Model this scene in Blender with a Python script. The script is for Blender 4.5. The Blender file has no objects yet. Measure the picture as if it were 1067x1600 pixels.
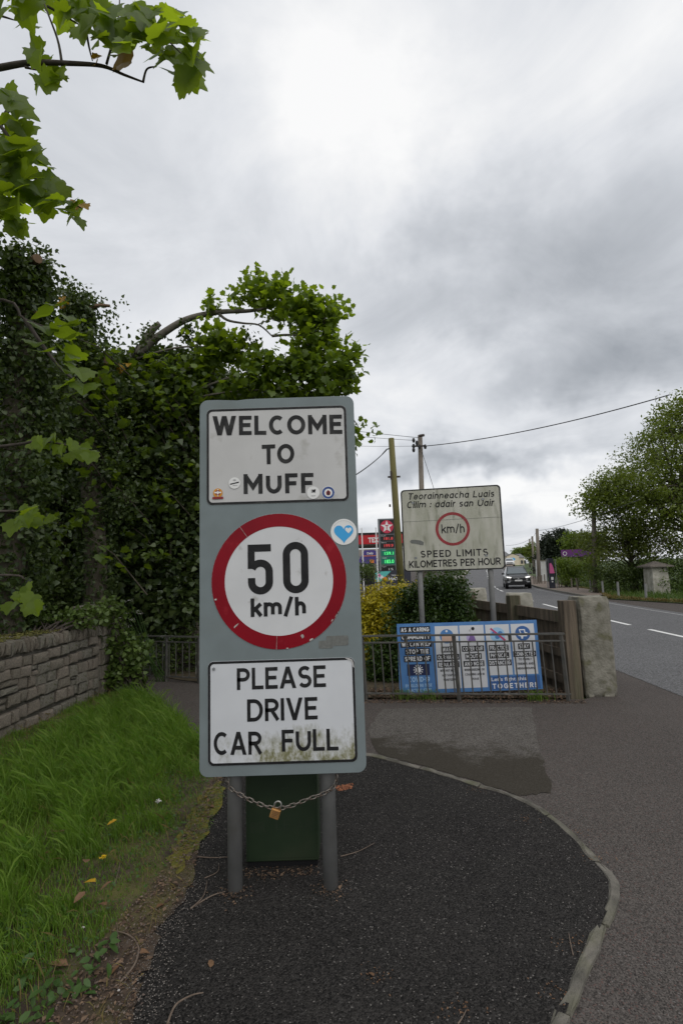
import bpy, bmesh, math, random
import numpy as np
from mathutils import Vector, Matrix

# ------------------------------------------------------------------ camera, sky, sun, exposure
S = bpy.context.scene
COL = S.collection
FPX, PITCH, ROLL, CAMH = 800.0, math.radians(6.7), math.radians(1.8), 1.65
cam = bpy.data.cameras.new('camera')
cam.sensor_fit = 'VERTICAL'; cam.sensor_height = 36.0; cam.lens = 18.0
cam.clip_start = 0.05; cam.clip_end = 4000
camo = bpy.data.objects.new('camera', cam); COL.objects.link(camo)
camo.matrix_world = (Matrix.Translation((0, 0, CAMH)) @ Matrix.Rotation(math.pi/2 + PITCH, 4, 'X')
                     @ Matrix.Rotation(-ROLL, 4, 'Z'))
S.camera = camo
S.view_settings.view_transform = 'Standard'
S.view_settings.look = 'None'
S.view_settings.exposure = 0.0
S.view_settings.gamma = 1.0
S.view_settings.use_curve_mapping = False

def ray(px, py):
    u = px - 533.5; v = 800 - py
    c, s = math.cos(ROLL), math.sin(ROLL)
    x = u*c + v*s; y = -u*s + v*c
    return Vector((x, FPX*math.cos(PITCH) - y*math.sin(PITCH), FPX*math.sin(PITCH) + y*math.cos(PITCH)))
def G(px, py, z=0.0):            # ground point seen at a photograph position
    d = ray(px, py); return Vector((0, 0, CAMH)) + d*((z - CAMH)/d.z)
def D(px, py, Y):                # point at distance Y ahead
    d = ray(px, py); return Vector((0, 0, CAMH)) + d*(Y/d.y)

SUN_EL, SUN_AZ = math.radians(52), math.radians(158)     # high, behind thick cloud
W = bpy.data.worlds.new('World'); S.world = W; W.use_nodes = True
def build_world():
    nt = W.node_tree; N = nt.nodes; L = nt.links; N.clear()
    def n(t, **k):
        o = N.new(t)
        for a, b in k.items(): setattr(o, a, b)
        return o
    out = n('ShaderNodeOutputWorld'); bg = n('ShaderNodeBackground'); bg.inputs['Strength'].default_value = 0.1
    sky = n('ShaderNodeTexSky', sky_type='NISHITA'); sky.sun_disc = False
    sky.sun_elevation = SUN_EL; sky.sun_rotation = SUN_AZ; sky.air_density = 1.0; sky.dust_density = 2.0
    tc = n('ShaderNodeTexCoord'); sep = n('ShaderNodeSeparateXYZ')
    nrm = n('ShaderNodeVectorMath', operation='NORMALIZE')
    L.new(tc.outputs['Generated'], nrm.inputs[0]); L.new(nrm.outputs[0], sep.inputs[0])
    def m(op, a, b=None, clamp=False):
        o = n('ShaderNodeMath', operation=op); o.use_clamp = clamp
        for i, q in enumerate((a, b)):
            if q is None: continue
            if isinstance(q, (int, float)): o.inputs[i].default_value = q
            else: L.new(q, o.inputs[i])
        return o.outputs[0]
    zz = m('ADD', m('MAXIMUM', sep.outputs[2], 0.0), 0.22)
    cx = n('ShaderNodeCombineXYZ'); L.new(m('DIVIDE', sep.outputs[0], zz), cx.inputs[0]); L.new(m('DIVIDE', sep.outputs[1], zz), cx.inputs[1])
    cx.inputs[2].default_value = 3.7
    def noise(scale, detail, rough, vec, dist=0.0):
        o = n('ShaderNodeTexNoise'); o.inputs['Scale'].default_value = scale; o.inputs['Detail'].default_value = detail
        o.inputs['Roughness'].default_value = rough; o.inputs['Distortion'].default_value = dist
        L.new(vec, o.inputs['Vector']); return o
    n1 = noise(0.75, 4, 0.5, cx.outputs[0], 0.25); n2 = noise(2.2, 8, 0.6, cx.outputs[0], 0.6)
    val = m('ADD', m('MULTIPLY', m('SUBTRACT', n1.outputs[0], 0.5), 0.8), m('MULTIPLY', m('SUBTRACT', n2.outputs[0], 0.5), 0.68))
    # warp the view direction a little so that the big clouds have ragged edges
    nw = noise(3.2, 5, 0.6, nrm.outputs[0], 0.0)
    ws = n('ShaderNodeVectorMath', operation='SUBTRACT'); L.new(nw.outputs['Color'], ws.inputs[0]); ws.inputs[1].default_value = (0.5, 0.5, 0.5)
    wm = n('ShaderNodeVectorMath', operation='MULTIPLY_ADD'); L.new(ws.outputs[0], wm.inputs[0]); wm.inputs[1].default_value = (0.36,)*3
    L.new(nrm.outputs[0], wm.inputs[2])
    clouds = [(560, 200, 150, 270, 0.27), (330, 480, 160, 110, .10), (130, 240, 190, 230, -.07), (800, 170, 240, 110, .12),
              (800, 400, 260, 85, -.16), (560, 440, 110, 60, -.12), (620, 520, 100, 45, -.06), (740, 545, 75, 38, .16),
              (930, 560, 150, 60, -.20), (1000, 480, 120, 70, -.12), (650, 640, 90, 45, .15), (870, 655, 120, 26, .12),
              (600, 735, 130, 26, -.24), (800, 735, 150, 22, -.22), (640, 800, 200, 30, .16), (870, 790, 140, 34, .22),
              (640, 690, 60, 20, -.10), (1000, 40, 120, 70, .1)]
    for px, py, rx, ry, amt in clouds:
        d0 = ray(px, py).normalized(); right = Vector((d0.y, -d0.x, 0)).normalized(); up = right.cross(d0)
        sub = n('ShaderNodeVectorMath', operation='SUBTRACT'); L.new(wm.outputs[0], sub.inputs[0]); sub.inputs[1].default_value = d0
        k = d0.dot(Vector((0, math.cos(PITCH), math.sin(PITCH))))
        acc = None
        for ax, r in ((right, rx*k/FPX), (up, ry*k/FPX), (d0, max(rx, ry)*k/FPX)):
            dp = n('ShaderNodeVectorMath', operation='DOT_PRODUCT'); L.new(sub.outputs[0], dp.inputs[0]); dp.inputs[1].default_value = ax/r
            sq = m('MULTIPLY', dp.outputs['Value'], dp.outputs['Value'])
            acc = sq if acc is None else m('ADD', acc, sq)
        e = m('POWER', 2.718, m('MULTIPLY', acc, -0.9))
        val = m('ADD', val, m('MULTIPLY', e, amt*1.28))
    val = m('ADD', val, 0.5, True)
    rp = n('ShaderNodeValToRGB'); L.new(val, rp.inputs[0])
    els = rp.color_ramp.elements
    for i, (p, c) in enumerate([(0.04, (.36, .385, .42)), (.36, (.61, .635, .675)), (.56, (.78, .80, .835)), (.82, (1.0, 1.0, 1.0))]):
        e = els[i] if i < 2 else els.new(p)
        e.position = p; e.color = (*c, 1)
    sc = n('ShaderNodeVectorMath', operation='SCALE'); L.new(rp.outputs[0], sc.inputs[0]); sc.inputs['Scale'].default_value = 10.0
    mx = n('ShaderNodeMix', data_type='RGBA'); mx.inputs['Factor'].default_value = 0.95
    L.new(sky.outputs[0], mx.inputs['A']); L.new(sc.outputs[0], mx.inputs['B'])
    L.new(mx.outputs['Result'], bg.inputs[0]); L.new(bg.outputs[0], out.inputs[0])
build_world()
sd = bpy.data.lights.new('sun', 'SUN'); sd.energy = 1.4; sd.angle = math.radians(70); sd.color = (1, .96, .9)
so = bpy.data.objects.new('sun', sd); COL.objects.link(so)
so.rotation_euler = (math.pi/2 - SUN_EL, 0, math.pi - SUN_AZ)
so.location = (0, 0, 30)

rnd = random.Random(7)
rng = np.random.default_rng(11)

# ------------------------------------------------------------------ materials
MATS = {}
def mat(name, c1, c2=None, scale=8.0, rough=0.7, metal=0.0, bump=0.0, bscale=None, detail=5, spec=0.4, lo=.35, hi=.65,
        c3=None, s3=2.0, lo3=.5, hi3=.7, emit=None, es=1.0, stretch=None, dist=0.0):
    m = bpy.data.materials.new(name); m.use_nodes = True; MATS[name] = m
    nt = m.node_tree; N = nt.nodes; L = nt.links; b = N['Principled BSDF']
    b.inputs['Roughness'].default_value = rough; b.inputs['Metallic'].default_value = metal
    b.inputs['Specular IOR Level'].default_value = spec
    b.inputs['Base Color'].default_value = (*c1, 1)
    tc = N.new('ShaderNodeTexCoord'); vec = tc.outputs['Object']
    if stretch:
        mp = N.new('ShaderNodeMapping'); mp.inputs['Scale'].default_value = stretch; L.new(vec, mp.inputs[0]); vec = mp.outputs[0]
    def ramp(scale, lo, hi):
        t = N.new('ShaderNodeTexNoise'); t.inputs['Scale'].default_value = scale; t.inputs['Detail'].default_value = detail
        t.inputs['Distortion'].default_value = dist
        L.new(vec, t.inputs['Vector'])
        r = N.new('ShaderNodeMapRange'); r.inputs['From Min'].default_value = lo; r.inputs['From Max'].default_value = hi
        L.new(t.outputs[0], r.inputs[0]); return r.outputs[0], t.outputs[0]
    if c2:
        f, raw = ramp(scale, lo, hi)
        mx = N.new('ShaderNodeMix'); mx.data_type = 'RGBA'; mx.inputs['A'].default_value = (*c1, 1); mx.inputs['B'].default_value = (*c2, 1)
        L.new(f, mx.inputs['Factor']); last = mx.outputs['Result']
        if c3:
            f3, _ = ramp(s3, lo3, hi3)
            m3 = N.new('ShaderNodeMix'); m3.data_type = 'RGBA'; m3.inputs['B'].default_value = (*c3, 1)
            L.new(f3, m3.inputs['Factor']); L.new(last, m3.inputs['A']); last = m3.outputs['Result']
        L.new(last, b.inputs['Base Color'])
    if bump:
        t = N.new('ShaderNodeTexNoise'); t.inputs['Scale'].default_value = bscale or scale*3; t.inputs['Detail'].default_value = 6
        L.new(vec, t.inputs['Vector'])
        bp = N.new('ShaderNodeBump'); bp.inputs['Strength'].default_value = bump; bp.inputs['Distance'].default_value = 0.01
        L.new(t.outputs[0], bp.inputs['Height']); L.new(bp.outputs[0], b.inputs['Normal'])
    if emit:
        b.inputs['Emission Color'].default_value = (*emit, 1); b.inputs['Emission Strength'].default_value = es
    return m

def asphalt(name, base, base2, chips, grit, cell=150, chip_amt=.12, big=1.2, rough=.85, bump=.5):
    m = bpy.data.materials.new(name); m.use_nodes = True; MATS[name] = m
    nt = m.node_tree; N = nt.nodes; L = nt.links; b = N['Principled BSDF']
    b.inputs['Roughness'].default_value = rough; b.inputs['Specular IOR Level'].default_value = .12
    tc = N.new('ShaderNodeTexCoord'); vec = tc.outputs['Object']
    v = N.new('ShaderNodeTexVoronoi'); v.inputs['Scale'].default_value = cell; L.new(vec, v.inputs['Vector'])
    sp = N.new('ShaderNodeSeparateColor'); L.new(v.outputs['Color'], sp.inputs[0])
    def mixc(f, a, bb):
        o = N.new('ShaderNodeMix'); o.data_type = 'RGBA'
        for key, q in (('A', a), ('B', bb)):
            if isinstance(q, tuple): o.inputs[key].default_value = (*q, 1)
            else: L.new(q, o.inputs[key])
        L.new(f, o.inputs['Factor']); return o.outputs['Result']
    def mr(src, lo, hi):
        r = N.new('ShaderNodeMapRange'); r.inputs['From Min'].default_value = lo; r.inputs['From Max'].default_value = hi; L.new(src, r.inputs[0]); return r.outputs[0]
    t = N.new('ShaderNodeTexNoise'); t.inputs['Scale'].default_value = big; t.inputs['Detail'].default_value = 8; t.inputs['Roughness'].default_value = .65; L.new(vec, t.inputs['Vector'])
    c = mixc(mr(t.outputs[0], .38, .62), base, base2)
    ck = mixc(mr(sp.outputs[1], 0, 1), tuple(x*.4 for x in base), tuple(min(1, x*1.75) for x in base2))
    fx = N.new('ShaderNodeMix'); fx.data_type = 'RGBA'; fx.inputs['Factor'].default_value = .72; L.new(c, fx.inputs['A']); L.new(ck, fx.inputs['B']); c = fx.outputs['Result']
    c = mixc(mr(sp.outputs[0], 1-chip_amt, 1-chip_amt+.02), c, chips)
    c = mixc(mr(sp.outputs[2], .985, .989), c, grit)
    L.new(c, b.inputs['Base Color'])
    bp = N.new('ShaderNodeBump'); bp.inputs['Strength'].default_value = bump; bp.inputs['Distance'].default_value = .004
    iv = N.new('ShaderNodeMath'); iv.operation = 'SUBTRACT'; iv.inputs[0].default_value = 1; L.new(v.outputs['Distance'], iv.inputs[1])
    L.new(iv.outputs[0], bp.inputs['Height']); L.new(bp.outputs[0], b.inputs['Normal'])
    return m

def silt_patch():
    m = MATS['patch_asphalt']; nt = m.node_tree; N = nt.nodes; L = nt.links; b = N['Principled BSDF']; src = b.inputs['Base Color'].links[0].from_socket
    tc = N.new('ShaderNodeTexCoord'); sp = N.new('ShaderNodeSeparateXYZ'); L.new(tc.outputs['Object'], sp.inputs[0])
    t = N.new('ShaderNodeTexNoise'); t.inputs['Scale'].default_value = 3.2; t.inputs['Detail'].default_value = 9; t.inputs['Roughness'].default_value = .7; L.new(tc.outputs['Object'], t.inputs['Vector'])
    a = N.new('ShaderNodeMath'); a.operation = 'MULTIPLY_ADD'; L.new(sp.outputs[1], a.inputs[0]); a.inputs[1].default_value = -.42; a.inputs[2].default_value = 2.38
    s = N.new('ShaderNodeMath'); s.operation = 'ADD'; L.new(a.outputs[0], s.inputs[0]); L.new(t.outputs[0], s.inputs[1])
    x_ = N.new('ShaderNodeMath'); x_.operation = 'MULTIPLY_ADD'; L.new(sp.outputs[0], x_.inputs[0]); x_.inputs[1].default_value = -.22; L.new(s.outputs[0], x_.inputs[2]); s = x_
    r = N.new('ShaderNodeMapRange'); r.inputs['From Min'].default_value = .46; r.inputs['From Max'].default_value = .66; r.inputs['To Max'].default_value = .85; L.new(s.outputs[0], r.inputs[0])
    mx = N.new('ShaderNodeMix'); mx.data_type = 'RGBA'; L.new(r.outputs[0], mx.inputs['Factor']); L.new(src, mx.inputs['A']); mx.inputs['B'].default_value = (.034, .029, .021, 1); L.new(mx.outputs['Result'], b.inputs['Base Color'])
def leafmat(name, a, b_, trans=None, tf=.4, rough=.45, spec=.4):
    m = bpy.data.materials.new(name); m.use_nodes = True; MATS[name] = m
    nt = m.node_tree; N = nt.nodes; L = nt.links; p = N['Principled BSDF']; out = N['Material Output']
    p.inputs['Roughness'].default_value = rough; p.inputs['Specular IOR Level'].default_value = spec
    g = N.new('ShaderNodeNewGeometry'); oi = N.new('ShaderNodeObjectInfo')
    ad = N.new('ShaderNodeMath'); ad.operation = 'ADD'; L.new(g.outputs['Random Per Island'], ad.inputs[0]); L.new(oi.outputs['Random'], ad.inputs[1])
    fr = N.new('ShaderNodeMath'); fr.operation = 'FRACT'; L.new(ad.outputs[0], fr.inputs[0])
    mx = N.new('ShaderNodeMix'); mx.data_type = 'RGBA'; mx.inputs['A'].default_value = (*a, 1); mx.inputs['B'].default_value = (*b_, 1)
    L.new(fr.outputs[0], mx.inputs['Factor']); L.new(mx.outputs['Result'], p.inputs['Base Color'])
    t = N.new('ShaderNodeBsdfTranslucent')
    if trans:
        m2 = N.new('ShaderNodeMix'); m2.data_type = 'RGBA'; m2.inputs['A'].default_value = (*trans, 1); m2.inputs['B'].default_value = (*[x*.55 for x in trans], 1)
        L.new(fr.outputs[0], m2.inputs['Factor']); L.new(m2.outputs['Result'], t.inputs[0])
    else: L.new(mx.outputs['Result'], t.inputs[0])
    ms = N.new('ShaderNodeMixShader'); ms.inputs[0].default_value = tf
    L.new(p.outputs[0], ms.inputs[1]); L.new(t.outputs[0], ms.inputs[2]); L.new(ms.outputs[0], out.inputs[0])
    return m

mat('soil', (.045, .035, .022), (.09, .07, .04), 6, .95, bump=.6, bscale=40)
mat('field', (.035, .06, .015), (.06, .085, .025), 1.5, .95, bump=.5, bscale=30)
asphalt('old_asphalt', (.050, .045, .042), (.078, .069, .063), (.105, .068, .06), (.14, .13, .125), 170, .06, .8)
asphalt('road_asphalt', (.085, .085, .087), (.115, .115, .118), (.13, .125, .12), (.2, .2, .2), 70, .06, .5, .75)
asphalt('black_asphalt', (.010, .0095, .0095), (.027, .025, .0235), (.055, .052, .049), (.15, .14, .13), 160, .07, 2.2, .85, 1.0)
asphalt('patch_asphalt', (.058, .052, .046), (.10, .092, .084), (.15, .14, .13), (.2, .19, .18), 130, .05, 1.7)
silt_patch()
asphalt('footpath_tan', (.15, .12, .10), (.19, .155, .13), (.2, .16, .14), (.25, .24, .22), 60, .06, .8)
mat('pale_path', (.28, .26, .24), (.34, .32, .30), 1.5, .9)
mat('kerb_stone', (.165, .152, .13), (.08, .075, .062), 9, .9, bump=.8, bscale=90, c3=(.10, .10, .06), s3=3, lo3=.52, hi3=.7)
mat('dirt', (.036, .025, .018), (.075, .054, .038), 14, .95, bump=.9, bscale=60, c3=(.10, .095, .025), s3=2.2, lo3=.5, hi3=.66)
mat('moss', (.10, .11, .02), (.17, .15, .035), 18, .95, bump=.9, bscale=120, c3=(.07, .06, .03), s3=6)
mat('road_paint', (.72, .72, .70), (.5, .5, .49), 14, .7, lo=.45, hi=.75)
mat('worn_paint', (.30, .30, .30), (.19, .19, .19), 5, .8)
mat('sign_grey', (.195, .232, .24), (.17, .20, .205), 5, .5, bump=.05, bscale=8, c3=(.16, .18, .17), s3=2.3, lo3=.58, hi3=.85, spec=.22)
mat('sign_back', (.18, .2, .21), (.15, .17, .18), 5, .5)
mat('post_grey', (.21, .21, .205), (.165, .165, .16), 7, .6, metal=.0, c3=(.13, .12, .10), s3=4, lo3=.58, hi3=.8)
mat('galvanised', (.26, .27, .28), (.20, .21, .215), 20, .55, metal=.3)
mat('panel_white', (.55, .545, .54), (.50, .495, .49), 4, .45, c3=(.34, .33, .30), s3=9, lo3=.62, hi3=.8, spec=.22)
mat('disc_white', (.63, .635, .645), (.58, .585, .595), 5, .4, c3=(.36, .35, .33), s3=13, lo3=.66, hi3=.8, spec=.22)
mat('letter_black', (.012, .012, .013), (.02, .02, .021), 25, .5, spec=.22)
mat('letter_worn', (.018, .018, .019), (.05, .05, .048), 14, .55, lo=.5, hi=.75, spec=.22)
mat('ring_red', (.25, .003, .012), (.20, .002, .010), 4, .4, c3=(.33, .02, .03), s3=12, lo3=.6, hi3=.75, spec=.22)
mat('ring_red_old', (.30, .03, .035), (.24, .03, .035), 8, .5)
mat('paint_chip', (.55, .53, .50), (.3, .28, .26), 40, .7)
mat('limits_white', (.47, .46, .40), (.36, .36, .29), 3.5, .55, stretch=(3, 3, .8), c3=(.20, .205, .15), s3=4.5, lo3=.56, hi3=.78)
mat('algae', (.20, .19, .09), (.34, .33, .24), 22, .8)
mat('sticker_white', (.75, .75, .74)); mat('sticker_blue', (.05, .36, .72)); mat('sticker_navy', (.04, .08, .25)); mat('sticker_orange', (.62, .27, .03))
mat('sticker_maroon', (.25, .03, .03)); mat('sticker_grey', (.4, .4, .4)); mat('residue', (.17, .175, .165), (.13, .135, .125), 60, .8)
mat('cabinet_green', (.012, .026, .010), (.017, .032, .013), 6, .55, c3=(.024, .033, .016), s3=3)
mat('cabinet_scratch', (.022, .034, .018))
mat('brass', (.50, .26, .09), (.38, .19, .06), 40, .4, metal=.6)
mat('steel', (.42, .41, .39), (.3, .29, .27), 40, .4, metal=.8)
mat('chain_steel', (.24, .22, .20), (.13, .10, .08), 50, .5, metal=.7)
mat('railing', (.055, .055, .052), (.085, .08, .07), 10, .6, c3=(.16, .16, .15), s3=5, lo3=.62, hi3=.7)
mat('fence_wood', (.058, .046, .033), (.16, .125, .09), 9, .9, bump=.9, bscale=60, detail=8, stretch=(1.5, 1.5, .12), c3=(.07, .075, .04), s3=3, lo3=.55, hi3=.75)
mat('pole_moss', (.10, .095, .03), (.15, .13, .05), 6, .9, bump=.4, bscale=40, stretch=(1, 1, .15), c3=(.09, .07, .05), s3=2)
mat('pole_wood', (.13, .11, .09), (.20, .175, .145), 8, .9, bump=.4, bscale=40, stretch=(1, 1, .12))
mat('concrete', (.235, .222, .185), (.135, .128, .10), 9, .92, bump=1.0, bscale=34, detail=9, c3=(.12, .115, .07), s3=4.5, lo3=.56, hi3=.66)
mat('white_render', (.42, .40, .35), (.26, .25, .21), 5, .9, bump=.6, bscale=40, c3=(.25, .24, .18), s3=6, lo3=.55, hi3=.7)
mat('stone_a', (0.205, 0.176, 0.138), (0.125, 0.112, 0.09), 9, .95, bump=.9, bscale=45, c3=(.24, .23, .2), s3=16, lo3=.62, hi3=.7)
mat('stone_b', (0.135, 0.124, 0.102), (0.205, 0.188, 0.155), 11, .95, bump=.9, bscale=45, c3=(.08, .085, .035), s3=5, lo3=.56, hi3=.7)
mat('stone_c', (0.24, 0.2, 0.16), (0.15, 0.132, 0.108), 8, .95, bump=.9, bscale=45, c3=(.26, .25, .22), s3=20, lo3=.6, hi3=.68)
mat('mortar', (.05, .045, .036), (.085, .078, .064), 20, .95, bump=.6)
mat('slate_cap', (.11, .095, .085), (.16, .14, .12), 8, .9, bump=.6)
mat('bark', (.060, .050, .038), (.11, .095, .07), 10, .95, bump=.8, bscale=30, stretch=(1, 1, .3))
mat('bark_grey', (.10, .09, .075), (.16, .145, .12), 14, .9, bump=.7, bscale=40)
mat('twig_dark', (.045, .035, .03), (.08, .065, .055), 20, .85)
mat('cut_wood', (.20, .13, .08), (.14, .09, .055), 14, .9)
leafmat('syc', (.065, .108, .013), (.125, .185, .02), (.44, .60, .02), .55)
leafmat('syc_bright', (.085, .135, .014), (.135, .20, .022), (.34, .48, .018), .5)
leafmat('syc_yellow', (.42, .26, .02), (.35, .18, .02), (.5, .3, .02), .4)
leafmat('ivy', (.024, .044, .014), (.085, .118, .036), (.12, .19, .015), .25, .42, .45)
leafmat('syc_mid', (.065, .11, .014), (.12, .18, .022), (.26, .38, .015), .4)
leafmat('ivy_light', (.065, .11, .022), (.11, .16, .035), (.12, .19, .02), .25, .45, .4)
leafmat('hedge_green', (.026, .055, .012), (.055, .095, .018), (.08, .14, .01), .25, .4, .45)
leafmat('hedge_yellow', (.60, .48, .025), (.30, .29, .02), (.5, .42, .02), .3, .45, .4)
leafmat('tree_right', (.075, .105, .018), (.15, .19, .035), (.26, .34, .03), .4)
leafmat('tree_olive', (.08, .105, .02), (.14, .165, .035), (.22, .28, .03), .35)
leafmat('conifer', (.012, .022, .010), (.022, .034, .014), None, .1)
leafmat('far_green', (.14, .20, .03), (.09, .14, .02), (.24, .34, .02), .35)
leafmat('bramble', (.055, .09, .02), (.10, .14, .035), (.14, .21, .02), .3)
leafmat('grass', (.055, .13, .012), (.20, .30, .05), (.22, .40, .02), .42, .5, .3)
leafmat('grass_dry', (.20, .15, .05), (.13, .11, .03), (.2, .16, .05), .3, .7)
leafmat('verge_grass', (.05, .095, .015), (.085, .125, .02), (.1, .18, .015), .35, .6)
leafmat('weed', (.045, .10, .02), (.07, .13, .03), (.1, .2, .02), .35)
leafmat('leaf_brown', (.13, .065, .03), (.19, .11, .06), None, .15, .7)
leafmat('leaf_gold', (.50, .30, .02), (.42, .22, .02), None, .25, .5)
leafmat('litter', (.035, .02, .013), (.19, .125, .08), None, .05, .85)
leafmat('chips', (.20, .155, .13), (.07, .05, .04), None, .05, .85)
leafmat('petal_white', (.7, .68, .65), (.6, .58, .56), None, .2)
leafmat('petal_yellow', (.75, .55, .02), (.7, .45, .02), None, .2)
mat('grit', (.12, .10, .085), (.24, .22, .20), 60, .9)
mat('black_panel', (.012, .012, .013), rough=.35); mat('totem_grey', (.17, .18, .19), rough=.5); mat('totem_green', (.01, .16, .11), rough=.4)
mat('logo_red', (.50, .03, .07), rough=.4); mat('fascia_red', (.45, .012, .02), rough=.4); mat('white_plastic', (.72, .72, .72), rough=.4)
mat('led_green', (.02, .2, .05), emit=(.1, 1, .25), es=1.0); mat('led_red', (.2, .02, .02), emit=(1, .1, .1), es=.45)
mat('teal', (.10, .45, .42)); mat('pink', (.6, .12, .3)); mat('purple', (.07, .05, .22)); mat('orange', (.7, .22, .05)); mat('magenta', (.14, .03, .15), (.09, .025, .16), 1)
mat('soffit', (.22, .21, .19)); mat('shop_wall', (.35, .33, .3)); mat('glass_dark', (.02, .025, .03), rough=.1, spec=.6)
mat('ban_blue', (.085, .22, .47), (.06, .17, .40), 5, .45); mat('ban_dark', (.03, .09, .27), (.04, .12, .33), 3, .45); mat('ban_white', (.60, .61, .63), (.56, .57, .6), 5, .45)
mat('ban_black', (.012, .012, .014)); mat('ban_navy', (.012, .02, .07)); mat('ban_tan', (.55, .38, .30)); mat('ban_lilac', (.42, .36, .58)); mat('ban_plum', (.20, .12, .32)); mat('ban_mid', (.07, .20, .45))
mat('ban_sky', (.30, .50, .70)); mat('ban_crimson', (.45, .06, .16)); mat('ban_text', (.7, .71, .73)); mat('ban_pale', (.35, .52, .72))
mat('car_black', (.014, .015, .017), rough=.2, spec=.7); mat('car_navy', (.03, .035, .045), rough=.2, spec=.7); mat('car_white', (.7, .7, .7), rough=.2); mat('car_glass', (.10, .12, .13), rough=.06, spec=.9)
mat('tyre', (.012, .012, .012), rough=.9); mat('rim', (.3, .3, .31), rough=.3, metal=.8); mat('plate', (.7, .7, .68)); mat('headlight', (.8, .8, .8), emit=(1, .97, .9), es=1.1)
mat('chrome', (.6, .6, .6), rough=.15, metal=1.0); mat('grille', (.01, .01, .01), rough=.5)
mat('cream_wall', (.62, .55, .42), (.56, .5, .38), 2, .9); mat('roof_slate', (.13, .13, .135), (.17, .17, .17), 4, .8); mat('wire', (.02, .02, .02)); mat('ceramic', (.3, .2, .14), rough=.3)
mat('white_wall', (.62, .62, .60), (.52, .52, .50), 2, .9); mat('ad_black', (.03, .032, .045), rough=.4)

# ------------------------------------------------------------------ mesh helpers
def wloc(o):
    v = Vector((0, 0, 0))
    while o is not None: v += o.location; o = o.parent
    return v
def link(o, parent=None):
    COL.objects.link(o)
    if parent: o.parent = parent
    return o
def tag(o, label=None, cat=None, group=None, kind=None):
    if label: o['label'] = label
    if cat: o['category'] = cat
    if group: o['group'] = group
    if kind: o['kind'] = kind
    return o
def thing(name, loc, label, cat, group=None):
    o = bpy.data.objects.new(name, None); o.location = loc; o.empty_display_size = .1; COL.objects.link(o)
    return tag(o, label, cat, group)
class MB:
    def __init__(s): s.v = []; s.f = []
    def add(s, vs, fs):
        k = len(s.v); s.v += [tuple(v) for v in vs]; s.f += [tuple(i + k for i in f) for f in fs]; return s
    def box(s, c, d, rot=None, taper=1.0):
        vs = []
        for z in (-1, 1):
            t = taper if z > 0 else 1
            for x, y in ((-1, -1), (1, -1), (1, 1), (-1, 1)):
                p = Vector((x*d[0]/2*t, y*d[1]/2*t, z*d[2]/2))
                if rot: p = rot @ p
                vs.append(Vector(c) + p)
        return s.add(vs, [(3, 2, 1, 0), (4, 5, 6, 7), (0, 1, 5, 4), (1, 2, 6, 5), (2, 3, 7, 6), (3, 0, 4, 7)])
    def tube(s, pts, r, n=8, cap=True):
        pts = [Vector(p) for p in pts]
        rs = r if isinstance(r, (list, tuple)) else [r]*len(pts)
        base = len(s.v); prev = None
        for i, p in enumerate(pts):
            t = (pts[min(i+1, len(pts)-1)] - pts[max(i-1, 0)]).normalized()
            a = Vector((0, 0, 1)) if abs(t.z) < .9 else Vector((1, 0, 0))
            if prev is not None: a = prev
            x = (a - t*a.dot(t)).normalized(); y = t.cross(x); prev = x
            for k in range(n):
                an = 2*math.pi*k/n
                s.v.append(tuple(p + x*math.cos(an)*rs[i] + y*math.sin(an)*rs[i]))
        for i in range(len(pts)-1):
            for k in range(n):
                a = base + i*n + k; b = base + i*n + (k+1) % n
                s.f.append((a, b, b+n, a+n))
        if cap:
            s.f.append(tuple(base + k for k in reversed(range(n)))); s.f.append(tuple(base + (len(pts)-1)*n + k for k in range(n)))
        return s
    def prism(s, outline, y0, y1):        # outline in x,z, counter-clockwise seen from -y ; y0 front
        n = len(outline); k = len(s.v)
        s.v += [(x, y0, z) for x, z in outline] + [(x, y1, z) for x, z in outline]
        s.f.append(tuple(k+i for i in range(n))); s.f.append(tuple(k+n+i for i in reversed(range(n))))
        for i in range(n):
            j = (i+1) % n; s.f.append((k+i, k+n+i, k+n+j, k+j))
        return s
    def sheet(s, outline, y):
        k = len(s.v); s.v += [(x, y, z) for x, z in outline]; s.f.append(tuple(k+i for i in range(len(outline)))); return s
    def ring(s, cx, cz, r0, r1, y, n=64):
        k = len(s.v)
        for i in range(n):
            a = 2*math.pi*i/n
            s.v.append((cx+math.cos(a)*r0, y, cz+math.sin(a)*r0)); s.v.append((cx+math.cos(a)*r1, y, cz+math.sin(a)*r1))
        for i in range(n):
            j = (i+1) % n; s.f.append((k+2*i, k+2*i+1, k+2*j+1, k+2*j))
        return s
    def flat(s, pts, z=0.0):
        k = len(s.v); s.v += [(p[0], p[1], z if len(p) < 3 else p[2]) for p in pts]; s.f.append(tuple(range(k, k+len(pts)))); return s
    def build(s, name, m, parent=None, smooth=False, origin=None, bevel=0):
        me = bpy.data.meshes.new(name)
        off = wloc(parent) if parent else Vector(origin) if origin else None
        if off is None:
            a = np.array(s.v); off = Vector((a[:, 0].mean(), a[:, 1].mean(), a[:, 2].min()))
        me.from_pydata([tuple(Vector(v) - off) for v in s.v], [], s.f); me.update()
        if smooth:
            for p in me.polygons: p.use_smooth = True
        me.materials.append(MATS[m] if isinstance(m, str) else m)
        o = bpy.data.objects.new(name, me)
        if not parent: o.location = off
        link(o, parent)
        if bevel:
            md = o.modifiers.new('bevel', 'BEVEL'); md.width = bevel; md.segments = 2; md.limit_method = 'ANGLE'
        return o
def circ(cx, cz, r, n=48, rx=None):
    return [(cx + (rx or r)*math.cos(2*math.pi*i/n), cz + r*math.sin(2*math.pi*i/n)) for i in range(n)]
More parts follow.
